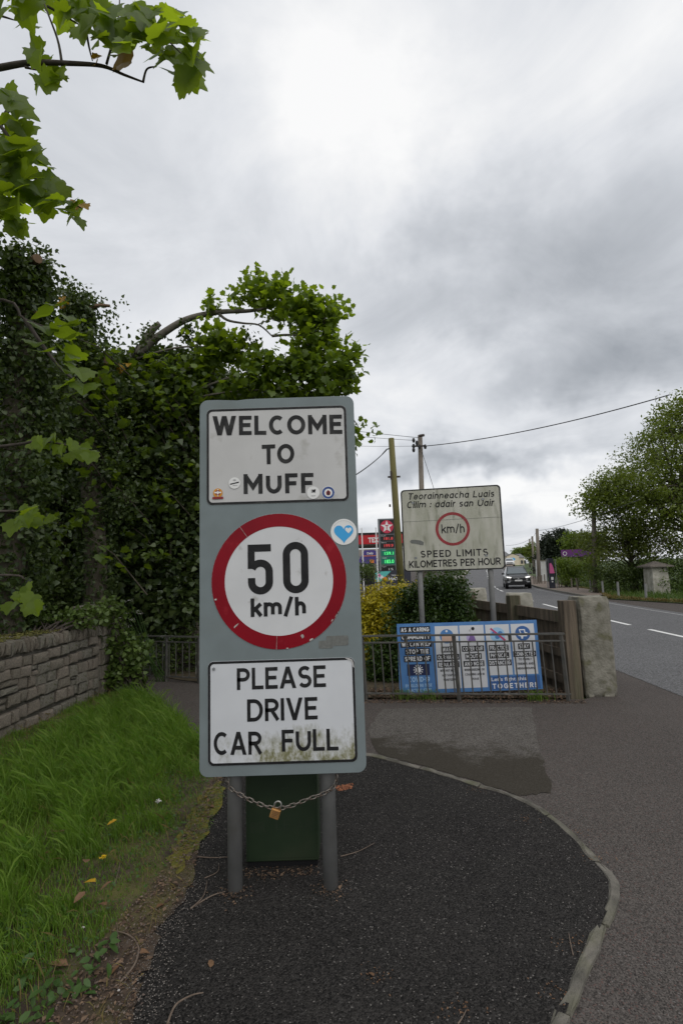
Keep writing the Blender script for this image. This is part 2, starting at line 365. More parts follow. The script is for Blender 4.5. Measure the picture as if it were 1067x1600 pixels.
def rrect(x0, x1, z0, z1, r, n=6):
    o = []
    for cx, cz, a0 in ((x1-r, z0+r, -90), (x1-r, z1-r, 0), (x0+r, z1-r, 90), (x0+r, z0+r, 180)):
        for i in range(n+1):
            a = math.radians(a0 + 90*i/n); o.append((cx + r*math.cos(a), cz + r*math.sin(a)))
    return o
def copy_child(o, parent, loc=None, rot=None, scale=None, m=None):
    c = o.copy(); COL.objects.link(c); c.parent = parent
    if loc is not None: c.location = loc
    if rot is not None: c.rotation_euler = rot
    if scale is not None: c.scale = scale
    return c
def copy_tree(o, parent=None):
    c = o.copy(); COL.objects.link(c); c.parent = parent
    for ch in list(o.children): copy_tree(ch, c)
    return c
TXT = {}
def text_verts(s, bold=0.0, shear=0.0):
    key = (s, bold, shear)
    if key in TXT: return TXT[key]
    cu = bpy.data.curves.new('lettering', 'FONT'); cu.body = s; cu.offset = bold; cu.shear = shear; cu.resolution_u = 3
    o = bpy.data.objects.new('lettering', cu); COL.objects.link(o); bpy.context.view_layer.update()
    me = bpy.data.meshes.new_from_object(o.evaluated_get(bpy.context.evaluated_depsgraph_get()))
    v = np.array([p.co[:2] for p in me.vertices]); f = [tuple(p.vertices) for p in me.polygons]
    bpy.data.objects.remove(o); bpy.data.meshes.remove(me)
    TXT[key] = (v, f); return TXT[key]
def lettering(s, x0, x1, zc, h, frame, m, parent, bold=0.0, shear=0.0, slope=0.0, name='lettering', spread=True):
    """text fitted into the box x0..x1, height h about zc, in the local plane of frame(x, z) -> 3d point"""
    v, f = text_verts(s, bold, shear)
    lo, hi = v.min(0), v.max(0); u = (v - lo)/(hi - lo)
    mb = MB(); mb.add([frame(x0 + a*(x1-x0), zc + (b-.5)*h + slope*(a-.5)) for a, b in u], f)
    return mb.build(name, m, parent)

# ------------------------------------------------------------------ traffic sign lettering from strokes
def arc(cx, cy, rx, ry, a0, a1, n=12): return [(cx + rx*math.cos(math.radians(a0 + (a1-a0)*i/n)), cy + ry*math.sin(math.radians(a0 + (a1-a0)*i/n))) for i in range(n+1)]
XH = .70
O_ = arc(.5, .5, .5, .5, 90, 450, 28)
bowl = arc(.5, XH/2, .5, XH/2, 90, 450, 24)
GL = {   # width, strokes (P = centre line in the inset box, D = slanted bar between bottom x and top x)
 'A': (.86, [('D', 0, .5), ('D', 1, .5), ('P', [(.22, .27), (.78, .27)])]), 'B': (.7, [('P', [(0, 0), (0, 1), (.5, 1)] + arc(.5, .77, .46, .23, 90, -90, 8) + [(0, .54)]), ('P', [(0, 0), (.5, 0)] + arc(.5, .27, .5, .27, -90, 90, 8) + [(0, .54)])]),
 'C': (.78, [('P', arc(.55, .5, .55, .5, 50, 310, 22))]), 'D': (.80, [('P', [(0, 0), (0, 1), (.42, 1)] + arc(.42, .5, .58, .5, 90, -90, 14) + [(0, 0)])]),
 'E': (.64, [('P', [(1, 1), (0, 1), (0, 0), (1, 0)]), ('P', [(0, .52), (.86, .52)])]), 'F': (.62, [('P', [(1, 1), (0, 1), (0, 0)]), ('P', [(0, .5), (.84, .5)])]),
 'G': (.86, [('P', arc(.5, .5, .5, .5, 48, 330, 22) + [(.98, .46), (.6, .46)])]), 'H': (.74, [('P', [(0, 0), (0, 1)]), ('P', [(1, 0), (1, 1)]), ('P', [(0, .52), (1, .52)])]),
 'I': (.0, [('P', [(.5, 0), (.5, 1)])]), 'K': (.74, [('P', [(0, 0), (0, 1)]), ('P', [(.08, .4), (.96, .98)]), ('P', [(.36, .56), (.98, .02)])]), 'L': (.60, [('P', [(0, 1), (0, 0), (1, 0)])]),
 'M': (.94, [('P', [(0, 0), (0, 1)]), ('P', [(1, 0), (1, 1)]), ('P', [(.06, .92), (.5, .30), (.94, .92)])]), 'N': (.78, [('P', [(0, 0), (0, 1)]), ('P', [(1, 0), (1, 1)]), ('P', [(.04, .96), (.96, .04)])]),
 'O': (.92, [('P', O_)]), 'P': (.68, [('P', [(0, 0), (0, 1), (.5, 1)] + arc(.5, .73, .5, .27, 90, -90, 10) + [(0, .46)])]), 'R': (.70, [('P', [(0, 0), (0, 1), (.5, 1)] + arc(.5, .74, .5, .26, 90, -90, 10) + [(0, .48)]), ('P', [(.5, .46), (.98, .02)])]),
 'S': (.70, [('P', arc(.5, .75, .47, .25, 35, 255, 12) + arc(.5, .26, .5, .26, 75, -150, 12))]), 'T': (.72, [('P', [(0, 1), (1, 1)]), ('P', [(.5, 1), (.5, 0)])]), 'U': (.78, [('P', [(0, 1), (0, .42)] + arc(.5, .42, .5, .42, 180, 360, 14) + [(1, 1)])]),
 'V': (.84, [('D', .5, 0), ('D', .5, 1)]), 'W': (1.2, [('D', .25, 0), ('D', .25, .5), ('D', .75, .5), ('D', .75, 1)]), 'Y': (.8, [('P', [(.02, .98), (.5, .45), (.98, .98)]), ('P', [(.5, .45), (.5, 0)])]), 'Z': (.7, [('P', [(0, 1), (1, 1), (0, 0), (1, 0)])]),
 '1': (.3, [('P', [(.0, .78), (1, 1), (1, 0)])]), '9': (.7, [('P', arc(.5, .7, .5, .3, 0, 360, 16)), ('P', [(1, .7), (.9, .3), (.4, 0)])]), '-': (.35, [('P', [(.2, .45), (.8, .45)])]), '!': (.0, [('P', [(.5, 1), (.5, .4)]), ('P', [(.5, 0), (.5, .04)])]),
 'k': (.62, [('P', [(0, 0), (0, 1)]), ('P', [(.1, .28), (.92, .66)]), ('P', [(.38, .42), (.98, .02)])]), 'h': (.60, [('P', [(0, 0), (0, 1)]), ('P', [(0, .38)] + arc(.5, .40, .5, .30, 165, 0, 8) + [(1, 0)])]),
 'm': (1.0, [('P', [(0, 0), (0, XH)]), ('P', [(0, .42)] + arc(.25, .45, .25, .25, 165, 0, 7) + [(.5, 0)]), ('P', [(.5, .42)] + arc(.75, .45, .25, .25, 165, 0, 7) + [(1, 0)])]), '/': (.52, [('P', [(.04, -.04), (.96, 1.04)])]),
 'a': (.60, [('P', bowl), ('P', [(1, 0), (1, XH)])]), 'd': (.60, [('P', bowl), ('P', [(1, 0), (1, 1)])]), 'o': (.64, [('P', bowl)]), 'c': (.56, [('P', arc(.5, XH/2, .5, XH/2, 50, 310, 16))]), 'e': (.62, [('P', [(.05, XH/2), (1, XH/2)] + arc(.5, XH/2, .5, XH/2, 15, 315, 18))]),
 'i': (.0, [('P', [(.5, 0), (.5, XH)]), ('P', [(.5, .97), (.5, 1)])]), 'l': (.0, [('P', [(.5, 0), (.5, 1)])]), 'n': (.58, [('P', [(0, 0), (0, XH)]), ('P', [(0, .38)] + arc(.5, .40, .5, .30, 165, 0, 8) + [(1, 0)])]), 'r': (.36, [('P', [(0, 0), (0, XH)]), ('P', [(0, .4), (.4, XH-.06), (1, XH)])]),
 's': (.52, [('P', arc(.5, .53, .46, .17, 35, 255, 10) + arc(.5, .18, .5, .18, 75, -150, 10))]), 'u': (.58, [('P', [(0, XH), (0, .3)] + arc(.5, .3, .5, .3, 180, 340, 8)), ('P', [(1, 0), (1, XH)])]), ':': (.0, [('P', [(.5, .06), (.5, .1)]), ('P', [(.5, .56), (.5, .6)])]), ' ': (.34, []), '.': (0, [('P', [(.5, 0), (.5, .03)])]),
 '2': (.7, [('P', arc(.5, .72, .5, .28, 160, -40, 10) + [(0, 0), (1, 0)])])}
def stroke_glyph(ch, s):
    """quads of one character as lists of (x, z); cap height 1, stroke s"""
    w, st = GL[ch]; wid = max(w, s); q = []
    def mp(p): return Vector((s/2 + p[0]*(wid-s), s/2 + p[1]*(1-s)))
    for k in st:
        if k[0] == 'D':
            hw = s*1.12; a, b = k[1]*(wid-hw), k[2]*(wid-hw); q.append((st.index(k), [(a, 0), (a+hw, 0), (b+hw, 1), (b, 1)])); continue
        pts = [mp(p) for p in k[1]]
        pts = [p for i, p in enumerate(pts) if i == 0 or (p-pts[i-1]).length > 1e-5]
        closed = (pts[0]-pts[-1]).length < 1e-4
        if closed: pts = pts[:-1]
        n = len(pts); L_, R_ = [], []
        if not closed:
            curve = n > 6 and not any(abs((pts[i+1]-pts[i]).normalized().dot((pts[i]-pts[i-1]).normalized())) < .5 for i in range(1, n-1))
            ext = 0 if curve else s/2
            pts[0] = pts[0] + (pts[0]-pts[1]).normalized()*ext; pts[-1] = pts[-1] + (pts[-1]-pts[-2]).normalized()*ext
        for i in range(n):
            a = pts[i-1] if (i > 0 or closed) else None; b = pts[(i+1) % n] if (i < n-1 or closed) else None
            d1 = (pts[i]-a).normalized() if a is not None else None; d2 = (b-pts[i]).normalized() if b is not None else None
            if d1 is None: d1 = d2
            if d2 is None: d2 = d1
            n1 = Vector((-d1.y, d1.x)); n2 = Vector((-d2.y, d2.x)); m_ = (n1+n2)
            m_ = m_.normalized() if m_.length > 1e-5 else n1
            k_ = min(1/max(.3, m_.dot(n1)), 2.2)
            L_.append(pts[i] + m_*k_*s/2); R_.append(pts[i] - m_*k_*s/2)
        for i in range(n if closed else n-1):
            j = (i+1) % n; q.append((st.index(k), [tuple(R_[i]), tuple(R_[j]), tuple(L_[j]), tuple(L_[i])]))
    return wid, q
def sign_text(s, x0, x1, zc, h, frame, m, parent, sw=.19, slope=0.0, shear=0.0, mingap=.10, split=False):
    g = [stroke_glyph(c, sw) for c in s]; tot = sum(a for a, _ in g); tw = (x1-x0)/h - shear
    gap = (tw - tot)/max(1, len(g)-1); kx = 1.0
    if gap < mingap or len(g) == 1: gap = mingap; kx = tw/(tot + gap*(len(g)-1))
    mb = MB(); x = 0
    nv = (frame(x0+.1, zc) - frame(x0, zc)).cross(frame(x0, zc+.1) - frame(x0, zc)).normalized()
    if nv.y > 0: nv = -nv
    for wid, quads in g:
        if split: mb = MB()
        for ki, q in quads:
            vs = []
            for a, b in q:
                X = (x + a)*kx + shear*b; vs.append(frame(x0 + X*h, zc + (b-.5)*h + slope*(X*h/(x1-x0) - .5)) + nv*(.0002 + .0004*ki))
            mb.add(vs, [(0, 1, 2, 3)])
        x += wid + gap
        if split and quads: mb.build('letter', m, parent)
    if not split: return mb.build('lettering', m, parent)

# leaf shapes (x across, y along, z up), about unit size
def leaf_shape(kind):
    if kind == 'syc':
        half = [(0, 0), (.16, -.09), (.36, -.04), (.46, .07), (.42, .17), (.60, .27), (.68, .42), (.54, .46), (.50, .55), (.44, .74), (.32, .70), (.22, .76), (.12, .92), (0, 1.0)]
    elif kind == 'sycl':
        half = [(0, 0), (.22, -.08), (.44, .04), (.40, .16), (.64, .38), (.46, .46), (.42, .70), (.24, .70), (0, 1.0)]
    elif kind == 'ivy':
        half = [(0, 0), (.40, .12), (.36, .42), (0, 1.0)]
    elif kind == 'oval':
        half = [(0, 0), (.26, .3), (.22, .7), (0, 1.0)]
    else:
        half = [(0, 0), (.3, .45), (0, 1.0)]
    vs = [(x, y, -.0 + abs(x)*.28 - .18*y*y) for x, y in half] + [(-x, y, abs(x)*.28 - .18*y*y) for x, y in half[1:-1]]
    n = len(half); mid = [0, n-1]
    # fan each half about the stalk-tip line
    fs = []
    L_ = [0] + list(range(n, n + n - 2)) + [n-1]
    if n <= 3:
        fs = [(0, 1, 2), (0, 2, 3)]
    else:
        c = len(vs); vs.append((0, .45, -.03))
        R_ = list(range(n))
        for i in range(n-1): fs.append((c, R_[i], R_[i+1]))
        for i in range(n-1): fs.append((c, L_[i+1], L_[i]))
    return np.array(vs, float), np.array(fs, int)
LEAF = {k: leaf_shape(k) for k in ('sycl', 'syc', 'ivy', 'oval', 'simple')}
def cloud_mesh(name, P, size, kind, m, parent=None, upb=.5, out=None, droop=.2, kind_=None, origin=None):
    V, F = LEAF[kind]; n = len(P); P = np.asarray(P, float)
    nr = rng.normal(size=(n, 3)); nr[:, 2] += upb*2
    if out is not None: nr += out
    nr /= np.linalg.norm(nr, axis=1)[:, None]
    t = rng.normal(size=(n, 3)); t[:, 2] -= droop
    t -= nr*(t*nr).sum(1)[:, None]; t /= np.linalg.norm(t, axis=1)[:, None]
    b = np.cross(t, nr)
    size = np.broadcast_to(size, (n,)) * rng.uniform(.65, 1.25, n)
    W_ = (b[:, None, :]*V[None, :, 0:1] + t[:, None, :]*V[None, :, 1:2] + nr[:, None, :]*V[None, :, 2:3])*size[:, None, None] + P[:, None, :]
    return np_mesh(name, W_.reshape(-1, 3), (F[None] + (np.arange(n)*len(V))[:, None, None]).reshape(-1, 3), m, parent, kind_, origin)
def np_mesh(name, verts, tris, m, parent=None, kind=None, origin=None):
    off = np.array(wloc(parent)) if parent else np.array(origin) if origin is not None else np.array([verts[:, 0].mean(), verts[:, 1].mean(), verts[:, 2].min()])
    me = bpy.data.meshes.new(name); verts = (verts - off).astype(np.float32)
    k = tris.shape[1]
    me.vertices.add(len(verts)); me.vertices.foreach_set('co', verts.ravel())
    me.loops.add(tris.size); me.loops.foreach_set('vertex_index', tris.ravel().astype(np.int32))
    me.polygons.add(len(tris)); me.polygons.foreach_set('loop_start', np.arange(0, tris.size, k, dtype=np.int32))
    me.polygons.foreach_set('loop_total', np.full(len(tris), k, dtype=np.int32))
    me.update(calc_edges=True)
    me.materials.append(MATS[m]); o = bpy.data.objects.new(name, me)
    if not parent: o.location = off
    link(o, parent)
    if kind: o['kind'] = kind
    return o
def clumps(c, r, n, hollow=.35):
    """n clump centres in an ellipsoid, few in the very middle"""
    q = rng.normal(size=(n, 3)); q /= np.linalg.norm(q, axis=1)[:, None]
    q *= (hollow + (1-hollow)*rng.random(n)**.5)[:, None]
    return np.array(c) + q*np.array(r)
def around(C, per, spread, flat=.5):
    k = np.repeat(np.arange(len(C)), per); s = rng.uniform(.6, 1.4, len(C))[k][:, None]*spread
    q = rng.normal(size=(len(k), 3)); nq = np.linalg.norm(q, axis=1); q *= (np.minimum(nq, 1.75)/nq)[:, None]
    return C[k] + q*s*np.array([1, 1, flat])

# ------------------------------------------------------------------ ground and roads
def zg(y): return float(np.interp(y, [-1e4, 40, 50, 65, 80, 105, 125, 170, 1e5], [0, 0, .15, .5, .95, 1.7, 2.2, 2.7, 2.7]))
def ground():
    xs = [-1500, -400, -100, -40, -20, -10, -4.1, -3.4, 0, 3, 8, 13, 20, 40, 80, 150, 500, 1500]
    ys = [-600, -100, -20, -5, 0, 5, 10, 15, 20, 30, 40, 45, 50, 58, 65, 72, 80, 92, 105, 115, 125, 145, 170, 300, 800, 2500]
    mb = MB(); nx = len(xs)
    mb.v = [(x, y, zg(y) - .03) for y in ys for x in xs]
    mb.f = [(j*nx+i, j*nx+i+1, (j+1)*nx+i+1, (j+1)*nx+i) for j in range(len(ys)-1) for i in range(nx-1)]
    tag(mb.build('ground', 'field', origin=(0, 0, 0)), kind='structure')
ground()
tag(MB().flat([(-3.45, -6), (13.4, -6), (13.3, 20), (12.3, 24.3), (11.5, 27), (3.6, 27), (3.45, 6.9), (2.9, 6.55), (.2, 6.9), (-3.45, 9.2)], 0).build('apron', 'old_asphalt', origin=(0, 0, 0)), kind='structure')
CL = [(6.6, -8), (6.9, 2), (7.15, 8), (7.4, 12), (7.68, 15.5), (8.6, 23), (10.4, 33.5), (12.2, 42), (14.2, 50), (17.0, 61), (20.4, 73), (23.5, 85), (29.5, 105), (37, 126), (48, 150)]
def cl(y):
    ys = [p[1] for p in CL]; xs = [p[0] for p in CL]
    k = np.array([-2, -1, 0, 1, 2])*2.5
    return float(np.mean(np.interp(y + k, ys, xs)))
def strip(a, b, y0, y1, dz, step=2.0):
    mb = MB(); n = max(2, int((y1-y0)/step)); yy = np.linspace(y0, y1, n)
    mb.v = [p for y in yy for p in ((cl(y)+a, y, zg(y)+dz), (cl(y)+b, y, zg(y)+dz))]
    mb.f = [(2*i, 2*i+1, 2*i+3, 2*i+2) for i in range(n-1)]
    return mb
road = tag(strip(-3.0, 3.0, -6, 145, .004).build('road', 'road_asphalt', origin=(0, 0, 0)), kind='structure')
tag(strip(3.16, 5.2, 26.5, 120, .09).build('footpath', 'footpath_tan', origin=(0, 0, 0)), kind='structure')
tag(strip(-4.6, -3.15, 33, 140, .08).build('footpath', 'pale_path', origin=(0, 0, 0)), kind='structure')
tag(strip(-16, -4.62, 24, 120, .02).build('forecourt', 'old_asphalt', origin=(0, 0, 0)), kind='structure')
kb = MB()
for sgn, y0 in ((1, 26.5), (-1, 33)):
    yy = np.linspace(y0, 120, 60)
    for a, b in zip(yy[:-1], yy[1:]):
        A = Vector((cl(a) + sgn*3.08, a, zg(a)+.045)); B = Vector((cl(b) + sgn*3.08, b, zg(b)+.045))
        d = (B-A); kb.box((A+B)/2, (.14, d.length, .11), d.to_track_quat('Y', 'Z').to_matrix())
tag(kb.build('kerb', 'kerb_stone', origin=(0, 0, 0)), kind='structure')
# painted lines
def dash(y0, y1, off=0, w=.12, m='road_paint', name='centre_dash'):
    strip(off - w/2, off + w/2, y0, y1, .008, 1.0).build(name, m, road)
ya = G(1005, 984).y; yb = G(980, 977).y
for a in ([11.9 - 6.2*k for k in range(1, 3)]): dash(a - 3.6, a)
dash(9.2, ya); dash(yb, yb + 3.4)
y = yb + 5.2
while y < 32: dash(y, y+3.4); y += 5.4
while y < 105: dash(y, y+2.0 if y < 40 else y + 3.2); y += 3.2 if y < 40 else 5.5
strip(2.55, 2.66, 9, 26, .008).build('edge_line', 'worn_paint', road)
strip(2.55, 2.62, 27, 110, .008).build('edge_line', 'worn_paint', road)
# right verge with bank
tag(MB().add([(13.4, -6, .03), (13.3, 19.9, .03), (12.4, 24.2, .03), (13.3, 26.6, .05), (cl(32)+5.2, 32, .07), (cl(40)+5.2, 40, .08), (cl(60)+5.2, 60, .52), (70, 60, .52), (70, -6, .4)],
         [tuple(range(9))]).build('verge', 'field', origin=(0, 0, 0)), kind='structure')
# planting bed behind the railing
tag(MB().flat([(.1, 6.95), (2.75, 6.6), (3.0, 7.1), (3.5, 27), (-3.5, 27), (-3.4, 9.1), (-2.7, 8.5)], .012).build('planting_bed', 'soil', origin=(0, 0, 0)), kind='structure')
# the kerbed black footway
KP = [G(*p) for p in ((575, 1182), (640, 1198), (727, 1225), (808, 1250), (870, 1288), (925, 1345), (957, 1392), (935, 1460), (905, 1530), (880, 1600))]
KP = [Vector((-3.2, 5.95, 0)), Vector((-2.2, 5.75, 0)), Vector((-1.2, 5.45, 0)), Vector((-.45, 5.14, 0))] + KP + [Vector((.5, 1.75, 0)), Vector((-.1, 1.0, 0)), Vector((-.8, .2, 0))]
def dense(pts, n):
    o = []
    for i in range(len(pts)-1):
        p0 = pts[max(i-1, 0)]; p1 = pts[i]; p2 = pts[i+1]; p3 = pts[min(i+2, len(pts)-1)]
        for k in range(n):
            t = k/n
            o.append(.5*((2*p1) + (p2-p0)*t + (2*p0-5*p1+4*p2-p3)*t*t + (3*p1-p0-3*p2+p3)*t**3))
    return o + [pts[-1]]
KD = dense(KP, 6)
tag(MB().flat([(p.x, p.y) for p in KD] + [(-3.4, .2), (-3.4, 5.9)], .016).build('footway', 'black_asphalt', origin=(0, 0, 0)), kind='structure')
kerb = tag(bpy.data.objects.new('kerb', None), kind='structure'); COL.objects.link(kerb)
def kerbstones():
    cum = [0.0]
    for a, b in zip(KD[:-1], KD[1:]): cum.append(cum[-1] + (b-a).length)
    def at(s):
        s = min(max(s, 0), cum[-1]-1e-4); i = int(np.searchsorted(cum, s, 'right'))-1; i = min(i, len(KD)-2)
        return KD[i].lerp(KD[i+1], (s-cum[i])/(cum[i+1]-cum[i]))
    s = 0.0; i = 0
    while s < cum[-1]-.1:
        e = min(s + rnd.choice((.46, .6, .42, .55)), cum[-1]); n = 7; mb = MB()
        dz = rnd.uniform(-.004, .006); dn = rnd.uniform(-.011, .011)
        for k in range(n):
            q = s + .006 + (e-s-.012)*k/(n-1)
            p = at(q); t = (at(q+.02) - at(q-.02)).normalized(); nn = Vector((-t.y, t.x, 0))
            j = [rnd.uniform(-.007, .007) for _ in range(4)]
            if k in (0, n-1): j = [x - .005 for x in j]
            w = .0245
            for a, z in ((-w-.004, -.04), (-w+j[0], .016), (-w+.012, .022+j[1]), (w-.012, .022+j[2]), (w+j[3], .016), (w+.004, -.04)):
                mb.v.append(tuple(p + nn*(a+dn) + Vector((0, 0, z+dz))))
        for k in range(n-1):
            for c in range(5): a = k*6+c; mb.f.append((a+1, a, a+6, a+7))
        mb.f.append((0, 1, 2, 3, 4, 5)); mb.f.append(tuple((n-1)*6 + c for c in (5, 4, 3, 2, 1, 0)))
        mb.build('kerb_stone', 'kerb_stone', kerb); s = e
kerbstones()
pp = [(598, 1108), (700, 1106), (830, 1106), (838, 1150), (848, 1190), (862, 1238), (810, 1245), (740, 1220), (650, 1194), (590, 1178), (575, 1140)]
def wob(pts, a=.02, n=8):
    o = []
    for i in range(len(pts)):
        p = Vector(pts[i]); q = Vector(pts[(i+1) % len(pts)])
        for k in range(n): r_ = p.lerp(q, k/n); o.append((r_.x + rnd.uniform(-a, a), r_.y + rnd.uniform(-a, a)))
    return o
tag(MB().flat(wob([(G(*p).x, G(*p).y) for p in pp], .018), .004).build('asphalt_patch', 'patch_asphalt', origin=(0, 0, 0)), kind='structure')

# left verge: dirt sheet under grass
DB = [(352, 1222), (345, 1240), (318, 1300), (300, 1390), (262, 1440), (232, 1500), (222, 1550), (205, 1610)]
db = [G(*p) for p in DB]
dirt_edge = [(p.x, p.y) for p in db]
left_poly = [(-3.7, 1.2)] + [(-.86, 1.2)] + list(reversed(dirt_edge)) + [(-1.05, 4.6), (-1.5, 5.4), (-2.1, 6.4), (-2.7, 7.2), (-3.3, 7.7), (-3.7, 7.7)]
def inpoly(P, poly):
    x, y = P[:, 0], P[:, 1]; ins = np.zeros(len(P), bool); n = len(poly)
    for i in range(n):
        x1, y1 = poly[i]; x2, y2 = poly[(i+1) % n]
        c = ((y1 > y) != (y2 > y)) & (x < (x2-x1)*(y-y1)/((y2-y1) if abs(y2-y1) > 1e-9 else 1e-9) + x1)
        ins ^= c
    return ins
tag(MB().flat(wob(left_poly, .03, 6), .022).build('verge', 'dirt', origin=(0, 0, 0)), kind='structure')
def sample(poly, n):
    a = np.array(poly); lo, hi = a.min(0), a.max(0); o = np.zeros((0, 2))
    while len(o) < n:
        P = rng.uniform(lo, hi, (n*2, 2)); o = np.vstack([o, P[inpoly(P, poly)]])
    return o[:n]
def blades(name, P, z, h, w, m, lean=.5, label=None, cat='grass', wind=(-.16, -.06)):
    n = len(P); h = h*rng.uniform(.5, 1.25, n); a = rng.uniform(0, 2*np.pi, n)
    d = np.stack([np.cos(a), np.sin(a)], 1); dl = (d*rng.uniform(.1, 1, n)[:, None]*lean + np.array(wind)*rng.uniform(.3, 1.3, n)[:, None])*h[:, None]
    sd_ = np.stack([-d[:, 1], d[:, 0]], 1)*(w*rng.uniform(.6, 1.3, n))[:, None]
    vs = np.zeros((n, 7, 3))
    for i, (t, wd) in enumerate(((0, 1), (.4, .9), (.75, .6))):
        c = P + dl*t**2.0
        for s_, k in ((-1, 0), (1, 1)):
            vs[:, 2*i+k, :2] = c + s_*sd_*wd/2; vs[:, 2*i+k, 2] = z + h*(t - .35*lean*t**2.2*rng.uniform(.2, 1, n))
    vs[:, 6, :2] = P + dl; vs[:, 6, 2] = z + h*(1 - .35*lean*rng.uniform(.2, 1.2, n))
    F = np.array([(0, 1, 3), (0, 3, 2), (2, 3, 5), (2, 5, 4), (4, 5, 6)])
    o = np_mesh(name, vs.reshape(-1, 3), (F[None] + (np.arange(n)*7)[:, None, None]).reshape(-1, 3), m, None, 'stuff', (0, 0, 0))
    if label: tag(o, label, cat)
    return o
GE = [(332, 1222), (310, 1262), (290, 1300), (262, 1355), (232, 1398), (190, 1440), (150, 1490), (110, 1545), (70, 1600), (20, 1640)]
ge = [(G(*p).x, G(*p).y) for p in GE]
grass_poly = ge + [(-3.62, G(20, 1640).y), (-3.62, 7.55), (-3.25, 7.6), (-2.65, 7.1), (-2.05, 6.3), (-1.45, 5.3), (-1.02, 4.55)]
gp = sample(grass_poly, 120000)
# tufts: density follows a noise made of random bumps
tc_ = sample(grass_poly, 240); dmin = np.min(((gp[:, None, :] - tc_[None])**2).sum(2), 1)
keep = (dmin < .02) | (rng.random(len(gp)) < .62); gp = gp[keep]
edge_d = np.min([np.hypot(gp[:, 0]-(a[0]*(1-t)+b[0]*t), gp[:, 1]-(a[1]*(1-t)+b[1]*t)) for a, b in zip(ge[:-1], ge[1:]) for t in (0, .25, .5, .75)], 0)
tuft = np.clip(1.6 - np.sqrt(dmin[keep])/.14, .4, 1.5)
hh = np.clip(.04 + edge_d*.20, .04, .17)*tuft*np.clip((gp[:, 0] + 3.62)/.9, .3, 1)
blades('grass', gp, .02, hh*rng.choice([.6, 1, 1.35], len(hh), p=[.35, .5, .15]), .0034, 'grass', .62, 'long green grass on the verge beside the stone wall')
gs = gp[rng.random(len(gp)) < .035]
blades('dry_grass', gs, .02, .11, .003, 'grass_dry', .9, 'straw coloured dead blades mixed through the verge grass', 'dry grass')
gc = gp[(rng.random(len(gp)) < .05) & (edge_d < .5)]
tag(cloud_mesh('clover', np.column_stack([gc, rng.uniform(.03, .06, len(gc))]), .028, 'oval', 'weed', None, 1.4, kind_='stuff', origin=(0, 0, 0)), 'small clover leaves along the grass edge', 'clover')
lp = sample(left_poly, 9000); lp = lp[~inpoly(lp, grass_poly)]
blades('dry_grass', lp[:1500], .02, .045, .004, 'grass_dry', 1.2, 'short dry grass and stalks along the bare verge edge', 'dry grass')
wl = sample([(-2.6, 1.3), (-.98, 1.3), (-1.02, 2.3), (-1.2, 2.9), (-2.6, 2.9)], 1500)
weeds = wl[(np.min(((wl[:, None, :] - wl[None, :34])**2).sum(2), 1) < .012)]
tag(cloud_mesh('weeds', np.column_stack([weeds, rng.uniform(.03, .08, len(weeds))]), .05, 'oval', 'weed', None, 1.2, kind_='stuff', origin=(0, 0, 0)), 'low green weeds among the brown litter at the verge edge', 'weeds')
lit = sample(left_poly, 60000); lit = lit[~inpoly(lit, grass_poly)]
lit2 = lit[:5200] + rng.normal(size=(5200, 2))*.01
tag(cloud_mesh('bark_chips', np.column_stack([lit2, np.full(len(lit2), .028) + rng.uniform(0, .01, len(lit2))]), .013, 'simple', 'chips', None, 1.0, kind_='stuff', origin=(0, 0, 0)), 'pinkish grey chips mixed into the verge litter', 'chips')
tag(cloud_mesh('leaf_litter', np.column_stack([lit, np.full(len(lit), .026) + rng.uniform(0, .008, len(lit))]), rng.choice([.009, .016, .03], len(lit), p=[.58, .30, .12]), 'simple', 'litter', None, 2.5, kind_='stuff', origin=(0, 0, 0)), 'brown crumbled leaf litter between grass and tarmac', 'leaf litter')
def pebbles(name, P, z, size, m, label, cat):
    V = np.array([(1, 0, 0), (-1, 0, 0), (0, 1, 0), (0, -1, 0), (0, 0, .7), (0, 0, -.7)], float)
    F = np.array([(0, 2, 4), (2, 1, 4), (1, 3, 4), (3, 0, 4), (2, 0, 5), (1, 2, 5), (3, 1, 5), (0, 3, 5)])
    n = len(P); s = size*rng.uniform(.5, 1.5, (n, 1, 3)); a = rng.uniform(0, 6.28, n)
    v = V[None]*s; x = v[:, :, 0]*np.cos(a)[:, None] - v[:, :, 1]*np.sin(a)[:, None]; yv = v[:, :, 0]*np.sin(a)[:, None] + v[:, :, 1]*np.cos(a)[:, None]
    w = np.stack([x + P[:, 0:1], yv + P[:, 1:2], v[:, :, 2] + z], 2)
    tag(np_mesh(name, w.reshape(-1, 3), (F[None] + (np.arange(n)*6)[:, None, None]).reshape(-1, 3), m, None, 'stuff', (0, 0, 0)), label, cat)
ds = [dirt_edge[min(int(t), len(dirt_edge)-2)] for t in rng.uniform(0, len(dirt_edge)-1, 1500)]
tt = rng.uniform(0, len(dirt_edge)-1.001, 1500); de = np.array(dirt_edge); i0 = tt.astype(int)
gr = de[i0]*(1-(tt-i0))[:, None] + de[i0+1]*(tt-i0)[:, None] + rng.normal(size=(1500, 2))*np.array([.07, .05])
pebbles('gravel', gr, .024, .003, 'grit', 'pale gravel scattered along the edge of the black tarmac', 'gravel')
fwp = [(p.x-.06, p.y-.04) for p in KD] + [(-.85, .3), (-.8, 2.0), (-.7, 4.4), (-1.5, 5.4)]
fg = sample(fwp, 380)
pebbles('grit', fg, .017, .0028, 'grit', 'pale grit grains scattered over the black footway', 'grit')
